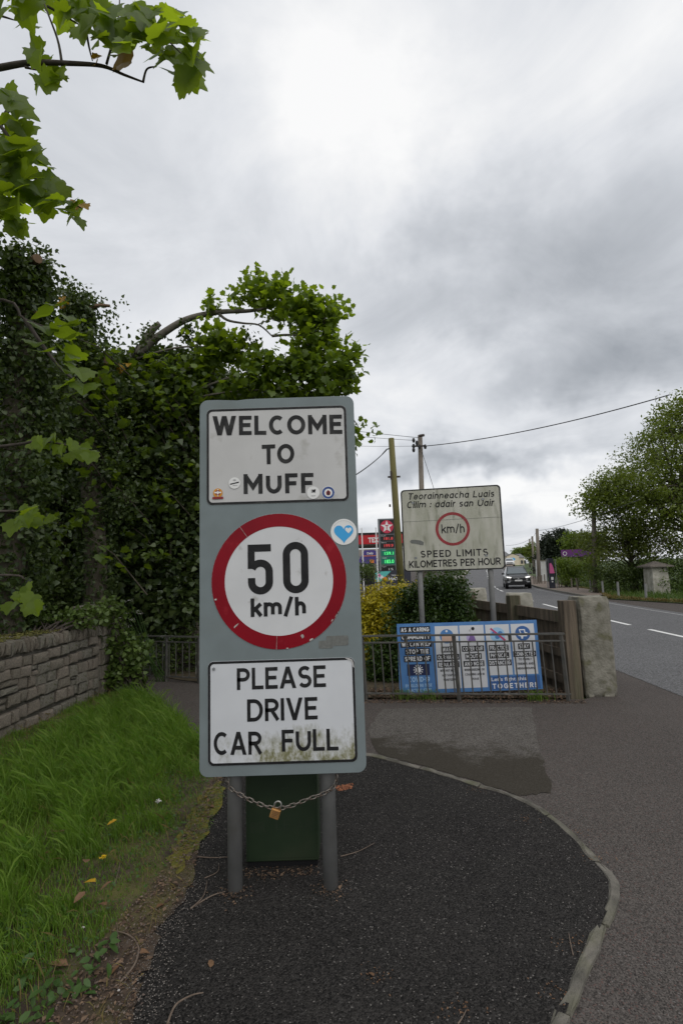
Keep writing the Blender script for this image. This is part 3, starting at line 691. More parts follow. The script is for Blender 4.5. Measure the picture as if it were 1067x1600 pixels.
# ------------------------------------------------------------------ moss
def lump_sheet(name, pts, z, m, label, cat, amp=.012):
    P = sample(pts, 900)
    return tag(cloud_mesh(name, np.column_stack([P, np.full(len(P), z) + rng.uniform(0, amp, len(P))]), .014, 'oval', m, None, 1.5, kind_='stuff', origin=(0, 0, 0)), label, cat)
ms_ = [G(*p) for p in ((346, 1226), (352, 1245), (338, 1275), (322, 1310), (300, 1345), (280, 1372), (262, 1350), (282, 1310), (300, 1270), (322, 1235))]
mat('moss_bright', (.16, .135, .018), (.10, .105, .015), 30, .95, bump=1.0, bscale=150, c3=(.10, .075, .05), s3=12, lo3=.52, hi3=.6)
tag(MB().flat(wob([(p.x, p.y) for p in ms_], .025, 6), .0265).build('moss', 'moss_bright', origin=(0, 0, 0)), kind='stuff', label='yellow green moss strip between grass and tarmac', cat='moss')
mz = [G(*p) for p in ((340, 1225), (352, 1245), (330, 1300), (305, 1340), (280, 1330), (300, 1270))]
lump_sheet('moss', [(p.x, p.y) for p in mz], .024, 'bramble', 'yellow green moss cushion beside the left sign post', 'moss')
# ------------------------------------------------------------------ the big welcome sign
YS = 2.82
def F_main(dy):
    return lambda x, z: Vector((x, YS - dy, z))
def main_sign():
    base = (G(368, 1395) + G(517, 1388))/2
    t = thing('town_sign', (base.x, base.y, 0.016), 'tall grey welcome sign with 50 km/h roundel on two posts', 'road sign')
    c = [D(311, 623, YS), D(552, 621, YS), D(573, 1206, YS), D(313, 1216, YS)]
    x0, x1 = (c[0].x + c[3].x)/2, (c[1].x + c[2].x)/2; z1, z0 = (c[0].z + c[1].z)/2, (c[2].z + c[3].z)/2
    ol = rrect(x0, x1, z0, z1, .045)
    ol = [(x, z - (.006*math.exp(-((x-(x0+.19))/.05)**2) if z > z1-.002 else 0)) for x, z in ol]
    # extra points on the top edge give it its dented lip
    top = [(x1-.045 - (x1-x0-.09)*k/14, z1 - .007*math.exp(-(((x1-.045-(x1-x0-.09)*k/14)-(x0+.2))/.05)**2)) for k in range(1, 14)]
    ol = ol[:14] + top + ol[14:]
    board = MB().prism(ol, YS, YS+.012).build('board', 'sign_grey', t, bevel=.002)
    for px, pyb in ((368, 1395), (517, 1388)):
        b = G(px, pyb); b.y = YS + .075
        xx = b.x
        MB().tube([(xx, b.y, -.05), (xx, b.y, z1-.05)], .0385, 20).build('post', 'post_grey', t, smooth=True)
        for zz in (z0+.25, (z0+z1)/2, z1-.25):
            MB().box((xx, YS+.025, zz), (.12, .024, .03)).build('clamp', 'galvanised', t)
    def P(px, py): return D(px, py, YS)
    def row(s, xl, yl, xr, yr, hpx, m, par, dy, bold=.19, shear=0.0):
        a, b = P(xl, yl), P(xr, yr)
        h = (P((xl+xr)/2, (yl+yr)/2 - hpx/2) - P((xl+xr)/2, (yl+yr)/2 + hpx/2)).z
        return sign_text(s, a.x, b.x, (a.z+b.z)/2, h, F_main(dy), m, par, bold, b.z - a.z, shear, split=True)
    def panel(tlbr, name, m, r=.03):
        (xa, ya), (xb, yb), (xc, yc), (xd, yd) = tlbr
        q = [P(xa, ya), P(xb, yb), P(xc, yc), P(xd, yd)]
        X0, X1 = (q[0].x+q[3].x)/2, (q[1].x+q[2].x)/2; Z1, Z0 = (q[0].z+q[1].z)/2, (q[2].z+q[3].z)/2
        pl = MB().prism(rrect(X0, X1, Z0, Z1, r), YS-.0022, YS-.0002).build(name, m, t)
        return pl, X0, X1, Z0, Z1
    # top panel
    pl, X0, X1, Z0, Z1 = panel(((323, 637.5), (540.5, 636), (545.5, 784), (323.5, 788)), 'top_panel', 'panel_white')
    def border(pl, X0, X1, Z0, Z1, w, m='letter_worn', r=.03):
        o = rrect(X0+.0008, X1-.0008, Z0+.0008, Z1-.0008, r); i = rrect(X0+w, X1-w, Z0+w, Z1-w, max(.004, r-w*.7)); n = len(o)
        mb = MB(); mb.v = [(x, YS-.0034, z) for x, z in o] + [(x, YS-.0034, z) for x, z in i]
        mb.f = [(k, (k+1) % n, n+(k+1) % n, n+k) for k in range(n)]
        mb.build('border', m, pl)
    border(pl, X0, X1, Z0, Z1, .0135)
    row('WELCOME', 332.5, 665.5, 534.5, 663, 30, 'letter_worn', pl, .0035, .205)
    row('TO', 409.5, 710.5, 460, 708.5, 30.5, 'letter_worn', pl, .0035, .205)
    row('MUFF', 381, 756.5, 490, 754.5, 31, 'letter_worn', pl, .0035, .205)
    def disc(par, name, px, py, rpx, m, dy=.005, rx=None):
        q = P(px, py); r = rpx*YS/FPX*1.02
        return MB().prism(circ(q.x, q.z, r, 32, rx and rx*YS/FPX), YS-dy-.0006, YS-dy).build(name, m, par), q, r
    def sring(par, q, r0, r1, m, dy, name='print'):
        MB().ring(q.x, q.z, r0, r1, YS-dy, 32).build(name, m, par)
    s, q, r = disc(t, 'sticker', 367, 755, 9, 'sticker_white'); s['label'] = 'round white sticker left of the M'
    MB().box((q.x, YS-.0062, q.z-.001), (r*1.55, .0005, r*.2), Matrix.Rotation(math.radians(-12), 3, 'Y')).build('print', 'ban_black', s)
    MB().prism(circ(q.x, q.z+r*.5, r*.16, 8, r*.3), YS-.0063, YS-.006).build('print', 'sticker_grey', s)
    MB().box((q.x+r*.1, YS-.0062, q.z-r*.4), (r*.8, .0004, r*.1)).build('print', 'sticker_grey', s)
    # crest sticker with scroll
    q = P(341, 771); k = YS/FPX
    mb = MB(); mb.prism(circ(q.x, q.z+.5*k, 7.4*k, 20), YS-.0056, YS-.005)
    s = mb.build('sticker', 'sticker_orange', t); s['label'] = 'orange crest sticker with dark red scroll'
    MB().box((q.x, YS-.0062, q.z+.8*k), (2.2*k, .0005, 11*k)).build('print', 'sticker_white', s)
    MB().box((q.x, YS-.0064, q.z+1.2*k), (11*k, .0005, 2.2*k)).build('print', 'sticker_white', s)
    MB().ring(q.x, q.z+.8*k, 2.6*k, 4.2*k, YS-.0066, 20).build('print', 'sticker_maroon', s)
    MB().box((q.x, YS-.0068, q.z-7.4*k), (17*k, .0006, 3.6*k)).build('scroll', 'sticker_maroon', s)
    s, q, r = disc(t, 'sticker', 489.5, 770, 9.8, 'sticker_white'); s['label'] = 'round white sticker over the last F'
    for dx, dz, w, h in ((-.05, .42, .5, .14), (.12, .2, .42, .34), (-.2, .12, .2, .16), (.3, .4, .16, .3)):
        MB().box((q.x+dx*r, YS-.0062, q.z+dz*r), (w*r, .0005, h*r)).build('print', 'ban_black', s)
    MB().box((q.x, YS-.0062, q.z-r*.5), (r*.7, .0004, r*.12)).build('print', 'sticker_grey', s)
    s, q, r = disc(t, 'sticker', 513, 770, 10.2, 'sticker_white'); s['label'] = 'round blue ringed sticker at the panel corner'
    sring(s, q, r*.62, r*.93, 'sticker_navy', .0061)
    MB().prism([(q.x-.28*r, q.z-.35*r), (q.x+.28*r, q.z-.35*r), (q.x+.34*r, q.z+.1*r), (q.x, q.z+.42*r), (q.x-.34*r, q.z+.1*r)], YS-.0064, YS-.006).build('print', 'sticker_maroon', s)
    MB().box((q.x, YS-.0068, q.z-.1*r), (.22*r, .0005, .6*r)).build('print', 'ban_black', s)
    # roundel
    q = P(436, 907); R = 103.3*YS/FPX*1.01; ri = 83*YS/FPX*1.01
    rd = MB().prism(circ(q.x, q.z, R, 72), YS-.0022, YS-.0002).build('roundel', 'disc_white', t)
    MB().ring(q.x, q.z, ri, R-.0006, YS-.0034, 96).build('red_ring', 'ring_red', rd)
    for ang, rr0, w, ln in ((225, .9, .010, .05), (-68, .88, .022, .03), (-62, .985, .03, .010), (-32, .99, .05, .007), (-84, .99, .02, .006), (195, .97, .012, .018), (-38, .98, .02, .008)):
        a = math.radians(ang); cx, cz = q.x + math.cos(a)*R*rr0, q.z + math.sin(a)*R*rr0
        pts = [(cx + rnd.uniform(.55, 1)*w/2*math.cos(b)*-math.sin(a) + rnd.uniform(.55, 1)*ln/2*math.sin(b)*math.cos(a), cz + rnd.uniform(.55, 1)*w/2*math.cos(b)*math.cos(a) + rnd.uniform(.55, 1)*ln/2*math.sin(b)*math.sin(a)) for b in [6.283*i/9 for i in range(9)]]
        MB().prism(pts, YS-.0046, YS-.004).build('chip', 'paint_chip', rd)
    for ang in (125, -93):
        a = math.radians(ang); e = Vector((math.cos(a), 0, math.sin(a))); o = Vector((q.x, YS-.0043, q.z))
        MB().tube([o + e*ri, o + e*R], .0008, 4).build('scratch', 'paint_chip', rd)
    k = YS/FPX
    # numeral 5
    A = P(388, 929.5); B = P(426, 850); w5 = B.x-A.x; h5 = B.z-A.z; s5 = .040
    x0_, z0_ = A.x, A.z
    out = []
    rO = w5*.5
    mb = MB()
    def poly(pts, e=0): mb.sheet([(x0_+x, z0_+z) for x, z in pts], YS-.0036-e)
    poly([(0, h5-s5), (w5*.93, h5-s5), (w5*.93, h5), (0, h5)])
    poly([(0, h5*.515), (s5*.95, h5*.515), (s5*.95, h5-s5-.0001), (0, h5-s5-.0001)], .0006)
    def band(path, wd):
        n = len(path); L_, R_ = [], []
        for i in range(n):
            a = Vector(path[max(i-1, 0)]); b = Vector(path[min(i+1, n-1)]); d = (b-a).normalized(); nn = Vector((-d.y, d.x)); p = Vector(path[i])
            L_.append(p + nn*wd/2); R_.append(p - nn*wd/2)
        kk = len(mb.v); mb.v += [(x0_+p.x, YS-.0036, z0_+p.y) for p in L_] + [(x0_+p.x, YS-.0036, z0_+p.y) for p in R_]
        mb.f += [(kk+n+i, kk+n+i+1, kk+i+1, kk+i) for i in range(n-1)]
    rc = (w5-s5)/2; cxm = w5/2; topz = h5*.70-s5/2; botz = s5/2
    path = [(s5*.5, topz-rc*.95)]
    path = [(s5*.5 + .0, h5*.55)]
    arc = [(cxm + rc*math.cos(math.radians(a)), topz-rc + rc*.98*math.sin(math.radians(a))) for a in range(158, -1, -14)]
    path = arc + [(cxm+rc, botz+rc)] + [(cxm + rc*math.cos(math.radians(a)), botz+rc + rc*math.sin(math.radians(a))) for a in range(-10, -171, -12)] + [(cxm-rc, botz+rc), (cxm-rc, botz+rc+.022)]
    band(path, s5)
    mb.build('numeral', 'letter_black', rd)
    A = P(443, 927.5); B = P(481, 846); x0_, z0_ = A.x, A.z; w0 = B.x-A.x; h0 = B.z-A.z; mb = MB()
    def stad(ins):
        r_ = w0/2-ins; o = []
        o += [(w0/2 + r_*math.cos(math.radians(a)), h0-w0/2 + (w0/2-ins)*math.sin(math.radians(a))) for a in range(0, 181, 10)]
        o += [(w0/2 + r_*math.cos(math.radians(a)), w0/2 + (w0/2-ins)*math.sin(math.radians(a))) for a in range(180, 361, 10)]
        return o
    o, i_ = stad(0), stad(s5); n = len(o)
    mb.v = [(x0_+x, YS-.0036, z0_+z) for x, z in o] + [(x0_+x, YS-.0036, z0_+z) for x, z in i_]
    mb.f = [(j, (j+1) % n, n+(j+1) % n, n+j) for j in range(n)]
    mb.build('numeral', 'letter_black', rd)
    row('km/h', 392, 949.5, 478, 946.5, 29, 'letter_black', rd, .0036, .205)
    # heart sticker
    s, q, r = disc(t, 'sticker', 537, 831, 20, 'sticker_white', .002); s['label'] = 'round white sticker with a blue heart'
    def heart(cx, cz, sc): return [(cx + sc*.95*math.sin(a)**3, cz + sc*(.8125*math.cos(a) - .3125*math.cos(2*a) - .125*math.cos(3*a) - .0625*math.cos(4*a))) for a in [-2*math.pi*i/40 for i in range(40)]]
    MB().prism(heart(q.x, q.z-r*.08, r*.78), YS-.0036, YS-.003).build('heart', 'sticker_blue', s)
    MB().prism(heart(q.x+r*.36, q.z+r*.12, r*.26), YS-.0042, YS-.0038).build('heart', 'sticker_white', s)
    for i in range(14):
        a = math.radians(35 + 110*i/13); MB().box((q.x + math.cos(a)*r*.86, YS-.0033, q.z + math.sin(a)*r*.86), (.0035, .0004, .003)).build('print', 'sticker_grey', s)
    # tape residue
    for px, py, w, h in ((527, 1001, 34, 15), (509, 1007, 22, 12)):
        q = P(px, py); MB().prism(rrect(q.x-w*k/2, q.x+w*k/2, q.z-h*k/2, q.z+h*k/2, .01), YS-.0012-.0003*(w > 30), YS-.0004).build('tape_residue', 'residue', t)
    # lower panel
    pl, X0, X1, Z0, Z1 = panel(((324.5, 1034), (553.5, 1026.5), (559, 1189), (326, 1198)), 'lower_panel', 'lower_white')
    border(pl, X0, X1, Z0, Z1, .0135, 'letter_black')
    row('PLEASE', 370.5, 1061, 509, 1056, 34, 'letter_worn', pl, .0035, .172)
    row('DRIVE', 386.5, 1110, 496, 1106, 35, 'letter_black', pl, .0035, .172)
    row('CAR', 334.5, 1161.5, 409, 1160.5, 36, 'letter_black', pl, .0035, .172)
    row('FULL', 440.5, 1157, 528.5, 1155, 34, 'letter_black', pl, .0035, .172)
    q = P(334.5, 1045); MB().tube([(q.x, YS-.0022, q.z), (q.x, YS-.008, q.z)], .014/1.0*.55, 14).build('bolt', 'galvanised', pl)
    q = P(549, 1034)
    mb = MB(); pts = [(X1-.05, Z1-.003), (X1-.028, Z1-.004), (X1-.012, Z1-.012), (X1-.006, Z1-.03), (X1-.003, Z1-.055), (X1-.009, Z1-.05), (X1-.013, Z1-.03), (X1-.022, Z1-.017), (X1-.04, Z1-.010)]
    mb.sheet(list(reversed(pts)), YS-.0046); mb.build('worn_border', 'panel_white', pl)
    # chain across the posts
    path = [(356, 1214), (357, 1226), (363, 1234), (378, 1243), (400, 1254), (420, 1261), (437, 1263), (458, 1258), (480, 1249), (500, 1242), (516, 1234), (524, 1225), (526, 1212)]
    PY = YS + .018
    cp = dense([D(a, b, PY) for a, b in path], 8)
    ch = thing('chain', (D(437, 1263, PY)), 'rusty steel chain slung between the posts of the welcome sign', 'chain')
    cum = [0]
    for a, b in zip(cp[:-1], cp[1:]): cum.append(cum[-1] + (b-a).length)
    lk = MB(); n = 14
    pl_ = [(.0085*math.cos(6.283*i/n), 0, .0085*math.sin(6.283*i/n) + (.0095 if math.sin(6.283*i/n) > 0 else -.0095)) for i in range(n)]
    lk.tube(pl_ + [pl_[0]], .0032, 6, cap=False); proto = None
    s_ = .01; i = 0
    while s_ < cum[-1]:
        j = min(int(np.searchsorted(cum, s_, 'right'))-1, len(cp)-2); p = cp[j].lerp(cp[j+1], (s_-cum[j])/(cum[j+1]-cum[j])); tv = (cp[j+1]-cp[j]).normalized()
        q = tv.to_track_quat('Z', 'Y') @ Matrix.Rotation(math.radians(90*(i % 2) + 45 + rnd.uniform(-14, 14)), 3, 'Z').to_quaternion()
        if proto is None:
            me = bpy.data.meshes.new('link'); me.from_pydata(lk.v, [], lk.f); me.materials.append(MATS['chain_steel'])
            for pg in me.polygons: pg.use_smooth = True
            proto = me
        o = bpy.data.objects.new('link', proto); link(o, ch); o.rotation_mode = 'QUATERNION'; o.rotation_quaternion = q
        o.location = p - ch.location; s_ += .0285; i += 1
    # padlock
    b = D(430, 1271, PY-.012); pk = thing('padlock', b, 'brass padlock with steel shackle hanging from the chain', 'padlock')
    rot = Matrix.Rotation(math.radians(20), 3, 'Y')
    MB().box(b, (.050, .022, .047), rot).build('lock_body', 'brass', pk, bevel=.004)
    for dz in (-.012, -.004, .004, .012): MB().box(Vector(b) + rot @ Vector((0, -.0112, dz)), (.034, .0012, .0012), rot).build('groove', 'twig_dark', pk)
    sh = [Vector(b) + rot @ Vector((x, 0, z)) for x, z in [(-.017, .015), (-.017, .045)] + [(-.017*math.cos(math.radians(a)), .045+.017*math.sin(math.radians(a))) for a in range(20, 180, 20)] + [(.017, .045), (.017, .03)]]
    MB().tube(sh, .0045, 8).build('shackle', 'steel', pk, smooth=True)
def lower_white():
    m = mat('lower_white', (.62, .635, .66), (.57, .585, .61), 4, .45, spec=.22)
    nt = m.node_tree; N = nt.nodes; L = nt.links; b = N['Principled BSDF']; src = b.inputs['Base Color'].links[0].from_socket
    tc = N.new('ShaderNodeTexCoord'); sp = N.new('ShaderNodeSeparateXYZ'); L.new(tc.outputs['Object'], sp.inputs[0])
    def mr(s, a, b_, c=0, d=1):
        r = N.new('ShaderNodeMapRange'); L.new(s, r.inputs[0])
        for i, v in enumerate((a, b_, c, d)): r.inputs[i+1].default_value = v
        return r.outputs[0]
    def mul(a, b_, op='MULTIPLY'):
        o = N.new('ShaderNodeMath'); o.operation = op; L.new(a, o.inputs[0])
        if isinstance(b_, float): o.inputs[1].default_value = b_
        else: L.new(b_, o.inputs[1])
        return o.outputs[0]
    mp = N.new('ShaderNodeMapping'); mp.inputs['Scale'].default_value = (1, 1, .55); L.new(tc.outputs['Object'], mp.inputs[0])
    t1 = N.new('ShaderNodeTexNoise'); t1.inputs['Scale'].default_value = 34; t1.inputs['Detail'].default_value = 8; t1.inputs['Roughness'].default_value = .7; L.new(mp.outputs[0], t1.inputs['Vector'])
    t2 = N.new('ShaderNodeTexNoise'); t2.inputs['Scale'].default_value = 7; t2.inputs['Detail'].default_value = 5; L.new(tc.outputs['Object'], t2.inputs['Vector'])
    gz = mr(sp.outputs[2], .94, .70)      # rain splash grows from the lower edge of the plate
    gx = mr(sp.outputs[0], -.45, .25, .40, 1.05)
    f = mul(mul(gz, gx), t2.outputs[0], 'MULTIPLY'); f = mul(f, t1.outputs[0]); f = mr(f, .125, .27)
    al = N.new('ShaderNodeMix'); al.data_type = 'RGBA'; al.inputs['A'].default_value = (.30, .29, .19, 1); al.inputs['B'].default_value = (.14, .14, .06, 1); L.new(mr(t1.outputs[0], .4, .65), al.inputs['Factor'])
    mx = N.new('ShaderNodeMix'); mx.data_type = 'RGBA'; L.new(f, mx.inputs['Factor']); L.new(src, mx.inputs['A']); L.new(al.outputs['Result'], mx.inputs['B'])
    L.new(mx.outputs['Result'], b.inputs['Base Color'])
lower_white()
main_sign()

def cabinet():
    a, b = G(384, 1366, .016), G(499, 1366, .016); y = 3.06; x0, x1 = a.x*y/a.y, b.x*y/b.y
    t = thing('utility_cabinet', ((x0+x1)/2, y+.12, .016), 'dark green metal cabinet standing behind the welcome sign posts', 'cabinet')
    MB().box(((x0+x1)/2, y+.13, .45), (x1-x0, .22, .80)).build('body', 'cabinet_green', t, bevel=.006)
    MB().box(((x0+x1)/2, y+.13, .0332), (x1-x0-.02, .19, .0335)).build('plinth', 'black_panel', t)
    MB().box(((x0+x1)/2, y+.13, .862), (x1-x0+.03, .25, .024)).build('lid', 'cabinet_green', t, bevel=.005)
    MB().prism(rrect(x0+.015, x1-.015, .07, .83, .01), y+.017, y+.0198).build('door', 'cabinet_green', t)
    fr = lambda x, z: Vector((x, y+.0158, z))
    cx = (x0+x1)/2
    for ch, dx, zz in (('B', .03, .235), ('R', .078, .235), ('L', .17, .245), ('E', .215, .245), ('A', .29, .24), ('R', .34, .24)):
        lettering(ch, x0+dx, x0+dx+.036, zz, .055, fr, 'cabinet_scratch', t, -.012, name='letter')
    for dx, dz, w in ((.05, .52, .03), (.02, .44, .04), (-.02, .62, .05), (.07, .5, .05)):
        MB().box((cx+dx, y+.0155, dz), (w, .0008, .0025)).build('scratch', 'cabinet_scratch', t)
cabinet()

# ------------------------------------------------------------------ speed limits sign
def limits_sign():
    L0 = D(625, 830, 7.62); R0 = D(787, 826, 7.36)
    ux = Vector((R0.x-L0.x, R0.y-L0.y, 0)); wid = ux.length; ux.normalize(); nn = Vector((ux.y, -ux.x, 0))      # towards the camera
    if nn.y > 0: nn = -nn
    def at(px, py):          # where the line of sight meets the plate
        d = ray(px, py); o = Vector((0, 0, CAMH)); t_ = (L0 - o).dot(nn)/d.dot(nn); p = o + d*t_
        return ((p-L0).dot(ux), p.z)
    frame = lambda dy: (lambda x, z: Vector((L0.x, L0.y, 0)) + ux*x + Vector((0, 0, z)) + nn*dy)
    a, b, c, d_ = at(624.5, 766), at(781.5, 757.5), at(789, 888), at(632, 894.5)
    x0, x1 = (a[0]+d_[0])/2, (b[0]+c[0])/2; z1, z0 = (a[1]+b[1])/2, (c[1]+d_[1])/2
    base = Vector((L0.x, L0.y, 0)) + ux*(x1+x0)/2
    t = thing('speed_limits_sign', (base.x, base.y, .012), 'weathered white speed limits sign in Irish and English on two posts', 'road sign')
    def plate(ol, d0, d1, name, m, par):
        mb = MB(); n = len(ol); f = frame(d0); g = frame(d1)
        mb.v = [tuple(f(x, z)) for x, z in ol] + [tuple(g(x, z)) for x, z in ol]
        mb.f = [tuple(range(n)), tuple(reversed(range(n, 2*n)))] + [(i, n+i, n+(i+1) % n, (i+1) % n) for i in range(n)]
        return mb.build(name, m, par)
    bd = plate(rrect(x0, x1, z0, z1, .055), .012, 0, 'board', 'limits_white', t)
    def band(o, i, dy, name, m, par):
        n = len(o); f = frame(dy); mb = MB(); mb.v = [tuple(f(x, z)) for x, z in o] + [tuple(f(x, z)) for x, z in i]
        mb.f = [(k, (k+1) % n, n+(k+1) % n, n+k) for k in range(n)]; return mb.build(name, m, par)
    band(rrect(x0+.001, x1-.001, z0+.001, z1-.001, .055), rrect(x0+.02, x1-.022, z0+.018, z1-.018, .045), .0135, 'border', 'letter_worn', bd)
    def row(s, xl, yl, xr, yr, hpx, m='letter_worn', bold=0.0, shear=0.0):
        a, b = at(xl, yl), at(xr, yr); h = hpx*7.45/FPX*1.0
        return sign_text(s, a[0], b[0], (a[1]+b[1])/2, h, frame(.0136), m, bd, bold, b[1]-a[1], shear, split=True)
    row('Teorainneacha Luais', 636.5, 776, 773, 771, 10.5, 'letter_black', .15, .2)
    row('Cilim : adair san Uair', 635, 789, 772.5, 785, 10.8, 'letter_black', .15, .2)
    q = at(706.8, 826.4); Rr = 26.4*7.45/FPX
    band(circ(q[0], q[1], Rr, 56), circ(q[0], q[1], Rr*.835, 56), .0137, 'red_ring', 'ring_red_old', bd)
    row('km/h', 689.3, 826.5, 725.3, 825.5, 14.2, 'letter_black', .14)
    row('SPEED LIMITS', 657, 866, 762, 862.5, 10.8, 'letter_black', .17)
    row('KILOMETRES PER HOUR', 639, 882, 781.5, 876.5, 11.2, 'letter_black', .17)
    za = at(640, 815)[1]
    plate([(x0+.004, za-.003), (x1-.004, za+.004), (x1-.004, za+.007), (x0+.004, za)], .0145, .0125, 'seam', 'residue', bd)
    cx, cz = at(651, 846.5)
    plate([(cx-.10, cz+.005), (cx-.08, cz-.02), (cx-.02, cz-.03), (cx+.05, cz-.05), (cx+.095, cz-.055), (cx+.1, cz-.01), (cx+.06, cz+.015), (cx-.02, cz+.03), (cx-.08, cz+.03)], .0142, .0125, 'stain', 'residue', bd)
    for px in (655.5, 766.5):
        xx, _ = at(px, 893); p = frame(-.045)(xx, 0)
        MB().tube([(p.x, p.y, -.05), (p.x, p.y, z1-.03)], .040, 16).build('post', 'post_grey', t, smooth=True)
        for zz in (z0+.2, z1-.2):
            w = frame(-.003)(xx, zz); MB().box(w, (.14, .02, .03)).build('clamp', 'galvanised', t)
limits_sign()

# ------------------------------------------------------------------ covid banner
def banner():
    Yb = 6.98
    tl, tr, br, bl = D(619.5, 975, Yb+.05), D(837.5, 968.5, Yb-.25), D(848, 1076.5, Yb-.28), D(624.5, 1085, Yb)
    pn = (tr-tl).cross(bl-tl).normalized(); rd_ = br - Vector((0, 0, CAMH)); br = Vector((0, 0, CAMH)) + rd_*((tl - Vector((0, 0, CAMH))).dot(pn)/rd_.dot(pn))
    base = (bl+br)/2
    t = thing('notice_board', base, 'blue health notice board tied behind the railing', 'banner')
    nrm = (br-bl).cross(tl-bl).normalized()
    if nrm.y > 0: nrm = -nrm
    def pt(u, v, d=0.0):
        return tl.lerp(tr, u).lerp(bl.lerp(br, u), v) + nrm*d
    def quad(u0, v0, u1, v1, d, m, name, par):
        return MB().add([pt(u0, v1, d), pt(u1, v1, d), pt(u1, v0, d), pt(u0, v0, d)], [(0, 1, 2, 3)]).build(name, m, par)
    mb = MB(); c = [(0, 1), (1, 1), (1, 0), (0, 0)]
    mb.add([pt(*q, .0) for q in c] + [pt(*q, -.012) for q in c], [(0, 1, 2, 3), (7, 6, 5, 4), (0, 4, 5, 1), (1, 5, 6, 2), (2, 6, 7, 3), (3, 7, 4, 0)])
    bd = mb.build('board', 'ban_blue', t)
    def poly(pts, d, m, name='print'): return MB().add([pt(u, v, d) for u, v in pts], [tuple(range(len(pts)))]).build(name, m, bd)
    def ell(u, v, r, n=28, a0=0, a1=360):      # r in units of board width
        return [(u + r*math.cos(math.radians(a0 + (a1-a0)*i/n)), v - r*2.08*math.sin(math.radians(a0 + (a1-a0)*i/n))) for i in range(n)]
    def tx(s, u0, u1, vc, h, m='ban_text', d=.003, bold=.008):
        if s.upper() == s:
            A_ = 2.08; return sign_text(s, u0, u1, 1-vc/1.0, h/A_, lambda x, z: pt(x, vc + (1-vc-z)*A_, d), m, bd, .2, mingap=.12)
        v_, f = text_verts(s, .012); lo, hi = v_.min(0), v_.max(0); w = (v_-lo)/(hi-lo)
        MB().add([pt(u0+a*(u1-u0), vc+(.5-b)*h, d) for a, b in w], f).build('lettering', m, bd)
    def boxed(s, u0, u1, vc, h, m='ban_text'):
        quad(u0-.008, vc-h*.72, u1+.008, vc+h*.72, .0015, 'ban_black', 'print', bd); tx(s, u0, u1, vc, h, m)
    boxed('AS A CARING', .03, .237, .09, .062); boxed('COMMUNITY', .035, .24, .197, .062); boxed('WE CAN HELP', .03, .243, .30, .062)
    boxed('STOP THE', .06, .225, .405, .064); boxed('SPREAD OF', .05, .232, .508, .064)
    quad(.062, .585, .225, .745, .0015, 'ban_navy', 'print', bd)
    poly(ell(.143, .665, .02), .0025, 'ban_text')
    for i in range(12):
        a = math.radians(30*i); ca, sa = math.cos(a), math.sin(a)
        u0, v0, u1, v1 = .143+ca*.024, .665-sa*.05, .143+ca*.035, .665-sa*.073; du, dv = -sa*.003, -ca*.0062
        poly([(u0-du, v0-dv), (u0+du, v0+dv), (u1+du, v1+dv), (u1-du, v1-dv)], .0025, 'ban_text')
    tx('COVID-19', .07, .222, .80, .068, 'ban_pale'); tx('BY FOLLOWING THESE', .045, .235, .885, .042, 'ban_pale'); tx('PRACTICAL STEPS', .06, .23, .952, .042, 'ban_pale')
    cols = ((.278, .446, .945), (.456, .628, .945), (.640, .806, .78), (.818, .978, .78))
    for u0, u1, v1 in cols: quad(u0, .05, u1, v1, .0012, 'ban_white', 'panel', bd)
    quad(.64, .80, .985, .985, .0012, 'ban_dark', 'print', bd)
    tx("Let's fight this", .655, .895, .845, .07); tx('TOGETHER!', .66, .955, .935, .072, 'ban_text', .003, .02)
    # icons
    poly(ell(.362, .20, .05), .0022, 'ban_mid'); poly([(.325, .26), (.325, .20), (.36, .17), (.40, .19), (.402, .26), (.39, .285), (.335, .285)], .003, 'ban_tan'); poly(ell(.363, .125, .008), .003, 'ban_text')
    poly(ell(.532, .23, .03, 20), .0022, 'ban_lilac'); poly([(.51, .29), (.535, .17), (.56, .22), (.572, .30)], .003, 'ban_plum'); poly(ell(.552, .10, .012, 12), .003, 'ban_black'); poly(ell(.53, .125, .008, 12), .003, 'sticker_grey')
    poly(ell(.722, .20, .052), .0022, 'ban_sky')
    for uu, vv in ((.70, .18), (.742, .18), (.72, .23)): poly(ell(uu, vv, .016, 14), .003, 'ban_mid')
    poly([(.672, .115), (.68, .095), (.778, .275), (.768, .295)], .0036, 'ban_crimson')
    poly(ell(.898, .19, .052), .0022, 'ban_dark'); poly([(.872, .13), (.915, .13), (.915, .17), (.93, .18), (.925, .235), (.90, .235), (.896, .27), (.885, .27), (.884, .235), (.865, .225), (.868, .20), (.88, .19)], .003, 'ban_text')
    poly([(.88, .145), (.908, .145), (.908, .18), (.915, .19), (.912, .22), (.878, .215), (.878, .2), (.888, .19)], .0036, 'ban_dark')
    def rows(c, items):
        u0, u1, _ = cols[c]; um = (u0+u1)/2
        for s, w, v, h, bx in items:
            (boxed if bx else lambda *a: tx(*a, 'ban_black'))(s, um-w/2, um+w/2, v, h)
    rows(0, (('WASH', .075, .39, .058, 1), ('OUR HANDS', .145, .50, .058, 1), ('REGULARLY', .14, .605, .058, 1), ('WITH HOT WATER', .125, .69, .032, 0), ('AND SOAP OR', .10, .755, .032, 0), ('SANITIZER', .085, .82, .032, 0)))
    rows(1, (('COVER OUR', .14, .39, .058, 1), ('MOUTH', .10, .50, .058, 1), ('AND NOSE', .13, .605, .058, 1), ('WHEN SNEEZING OR', .14, .69, .032, 0), ('COUGHING AND IN', .135, .755, .032, 0), ('TISSUE', .055, .82, .032, 0)))
    rows(2, (('PRACTICE', .12, .39, .058, 1), ('PHYSICAL', .12, .50, .058, 1), ('DISTANCING', .145, .605, .058, 1)))
